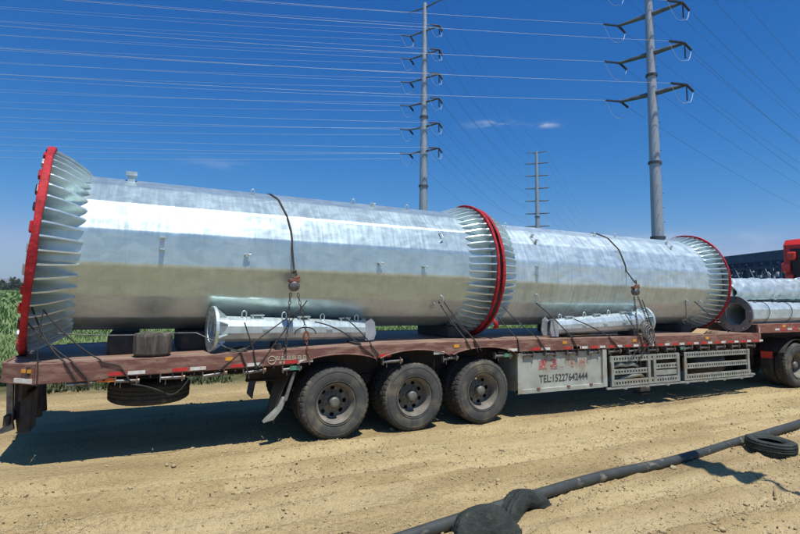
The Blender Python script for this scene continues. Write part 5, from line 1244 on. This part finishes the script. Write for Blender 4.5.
for a, _, s, z in tp3:
    wire(a, a+d13*200, 5.0, 'thin dark wire beyond the farthest pole from the %s end of its %s arm' % (sd_[s], ordn[sorted(lv3+[46.4], reverse=True).index(z)]), 'wires beyond the farthest pole', 0.02, 'wire_dark')

# ------------------------------------------------------------------ foreground: hose and old tyres
hp = [(-2.2, -3.62), (-1.0, -3.42), (-0.17, -3.27), (0.9, -3.08), (2.31, -2.86), (3.3, -2.80), (4.25, -2.69), (5.3, -2.54), (6.4, -2.40), (7.44, -2.25), (9.0, -1.95), (11, -1.65)]
pts = []
for k in range(1, len(hp)-2):
    p0_, p1_, p2_, p3_ = [Vector((*hp[j], 0)) for j in (k-1, k, k+1, k+2)]
    for i in range(10):
        t = i/10; q = 0.5*((2*p1_)+(p2_-p0_)*t+(2*p0_-5*p1_+4*p2_-p3_)*t*t+(3*p1_-p0_-3*p2_+p3_)*t**3); pts.append((q.x, q.y))
def hz(x, y): return 0.055+0.008*math.sin(x*1.1)
m = MB(); m.tube([(x, y, hz(x, y)) for x, y in pts], 0.058, 16)
hose = m.build('water_hose', 'hose_plastic'); tag(hose, 'long dark grey plastic pipe lying across the dirt in the foreground', 'pipe')
def tyre_shell(c, R0, wid, a0, a1, ax, up_, bead=0.52, n=48, squash=1.0, lean=0.0, seed=0, thick=0.012, crush=0.0):
    """arc of a tyre: R0 outer radius, wid width, bead = inner radius as a fraction"""
    c = Vector(c); ax = Vector(ax).normalized(); up_ = Vector(up_); up_ = (up_-ax*up_.dot(ax)).normalized(); side = up_.cross(ax)
    hw = wid/2
    P = [(-0.62, bead), (-0.80, bead+0.03), (-0.97, bead+(1-bead)*0.38), (-1.0, bead+(1-bead)*0.60), (-0.93, 0.90), (-0.84, 0.965), (-0.72, 0.985), (-0.70, 0.965), (-0.60, 0.965), (-0.58, 0.992), (-0.2, 1.0), (-0.18, 0.975), (-0.08, 0.975), (-0.06, 1.0)]
    P = P+[(-a, r_) for a, r_ in reversed(P)]
    k = len(P); vs = []; fs = []
    for i in range(n+1):
        t = a0+(a1-a0)*i/n; d = side*math.cos(t)+up_*(math.sin(t)*squash)
        w = 1+0.03*math.sin(2.1*t+seed)+0.02*math.sin(5.3*t+seed*2); wx = 1+crush*math.sin(t)
        for layer in (0, 1):
            for a, r_ in P:
                q = r_*R0*w-(thick if layer else 0); aw = a*hw*wx*(1-(thick/hw if layer else 0)); notch = 0.010 if (abs(a) > 0.55 and r_ > 0.95 and i % 2) else 0
                vs.append(c+d*(q-notch)+ax*aw)
    K2 = 2*k
    for i in range(n):
        for j in range(k-1):
            fs.append((i*K2+j, (i+1)*K2+j, (i+1)*K2+j+1, i*K2+j+1)); fs.append((i*K2+k+j, i*K2+k+j+1, (i+1)*K2+k+j+1, (i+1)*K2+k+j))
        for j in (0, k-1): fs.append((i*K2+j, i*K2+k+j, (i+1)*K2+k+j, (i+1)*K2+j))
    if abs(a1-a0) < 6.2:
        for i in (0, n):
            for j in range(k-1): fs.append((i*K2+j, i*K2+j+1, i*K2+k+j+1, i*K2+k+j))
    m = MB(); m.add(vs, fs, True); return m
mA = tyre_shell((0.33, -3.42, -0.10), 0.355, 0.24, R(-14), R(194), (-0.22, -1, 0.42), (0, 0.3, 1), bead=0.04, squash=0.90, seed=4)
tag(mA.build('cut_tyre', 'old_tyre'), 'dark half tyre arched over the pipe, the left and nearer of two', 'tyre', 'half tyres over the pipe')
mB_ = tyre_shell((0.97, -3.20, -0.08), 0.34, 0.22, R(-12), R(192), (0.22, -1, 0.30), (0, 0.3, 1), bead=0.40, squash=0.84, seed=9)
tag(mB_.build('cut_tyre', 'old_tyre'), 'dark half tyre arched over the pipe with an open hollow, the right of two', 'tyre', 'half tyres over the pipe')
mC = tyre_shell((5.50, -2.93, 0.10), 0.31, 0.17, 0, 2*PI, (0.03, -0.05, 1), (0, 1, 0.06), bead=0.55, n=96, seed=2)
o = mC.build('old_tyre', 'old_tyre'); tag(o, 'worn black tyre lying flat beside the pipe at right', 'tyre')
# rock, sticks, debris lower right
def rock(x, y, s, mtl, label, seed):
    r_ = np.random.RandomState(seed); m = MB(); n = 10; vs = []
    for i, (z, q) in enumerate(((-0.2, 0.7), (0.15, 1.0), (0.5, 0.8), (0.75, 0.35))):
        for k in range(n):
            t = 2*PI*k/n; w = q*(0.75+0.5*r_.rand()); vs.append((x+s*w*math.cos(t), y+s*w*math.sin(t)*0.8, gz(x, y)+s*(z+0.15*r_.rand())))
    fs = [(i*n+k, i*n+(k+1) % n, (i+1)*n+(k+1) % n, (i+1)*n+k) for i in range(3) for k in range(n)]+[tuple(3*n+k for k in range(n))]
    m.add(vs, fs, False); return tag(m.build('loose_rock', mtl, loc=(x, y, gz(x, y)), bevel=0.01), label, 'rock')
rock(3.62, -3.93, 0.06, 'stone_pale', 'pale angular rock on the dirt near the lower right corner', 3)
rock(3.30, -3.95, 0.04, 'stone_pale', 'small tan stone just left of the pale rock', 5)
rock(1.85, -1.55, 0.045, 'stone_pale', 'lone brown stone on the wheel track below the middle wheels', 6)
rock(2.75, -1.9, 0.04, 'stone_pale', 'small stone between the tool box and the foreground pipe', 8)
rock(-3.1, -1.6, 0.035, 'stone_pale', 'small stone in the dirt below the trailer tail', 9)
def crumbs():
    rs = np.random.RandomState(15); n = 2600; X = -5+17*rs.rand(n); Y = -5.4+5.0*rs.rand(n); k = vnoise(X*1.3, Y*2.0, 61) > 0.55; X = X[k]; Y = Y[k]; n = len(X)
    s = 0.005+0.012*rs.rand(n)**2; B = np.array([(1, 0, 0), (-1, 0, 0), (0, 1, 0), (0, -1, 0), (0, 0, 1), (0, 0, -1)], float)
    BF = np.array([(0, 2, 4), (2, 1, 4), (1, 3, 4), (3, 0, 4), (2, 0, 5), (1, 2, 5), (3, 1, 5), (0, 3, 5)])
    V = B[None]*s[:, None, None]*(0.6+0.8*rs.rand(n, 6, 3))+np.stack([X, Y, ground_h(X, Y)+s*0.3], -1)[:, None, :]
    tag(raw_mesh('soil_crumbs', V.reshape(-1, 3), (BF[None]+np.arange(n)[:, None, None]*6).reshape(-1, 3), 'dark_clod', 'stuff'), 'dark brown damp crumbs scattered over the wheel tracks', 'gravel')
crumbs()
def stick(pts, label): 
    m = MB(); m.tube([(x, y, gz(x, y)+z) for x, y, z in pts], 0.011, 5); tag(m.build('dry_stick', 'wood_scrap'), label, 'stick')
stick([(3.75, -3.98, 0.02), (3.95, -3.86, 0.06)], 'short dry twig right of the pale rock')

# ------------------------------------------------------------------ street lamp outside the frame that throws the long shadow over the hose
ZL = 6.0; sh = SUN.y/SUN.z*ZL; sxx = SUN.x/SUN.z*ZL
lx, ly = 3.98+sxx, -2.62+sh
Lp = empty('street_lamp', (lx+0.35, ly-2.6, 0), 'tall street lamp at the road edge whose arm shades the foreground pipe', 'street lamp')
m = MB(); m.tube([(lx+0.35, ly-2.6, 0), (lx+0.35, ly-2.6, 5.6), (lx+0.33, ly-2.4, 5.85), (lx+0.15, ly-1.0, 6.0)], [0.09, 0.06, 0.045, 0.035], 12); m.build('post', 'pole_steel', Lp)
m = MB(); m.obox((lx+0.08, ly-0.47, 6.02), (0.14, -1, 0), (1, 0.14, 0), (0, 0, 1), 0.50, 0.21, 0.03); m.build('lamp_head', 'arm_steel', Lp, bevel=0.02)
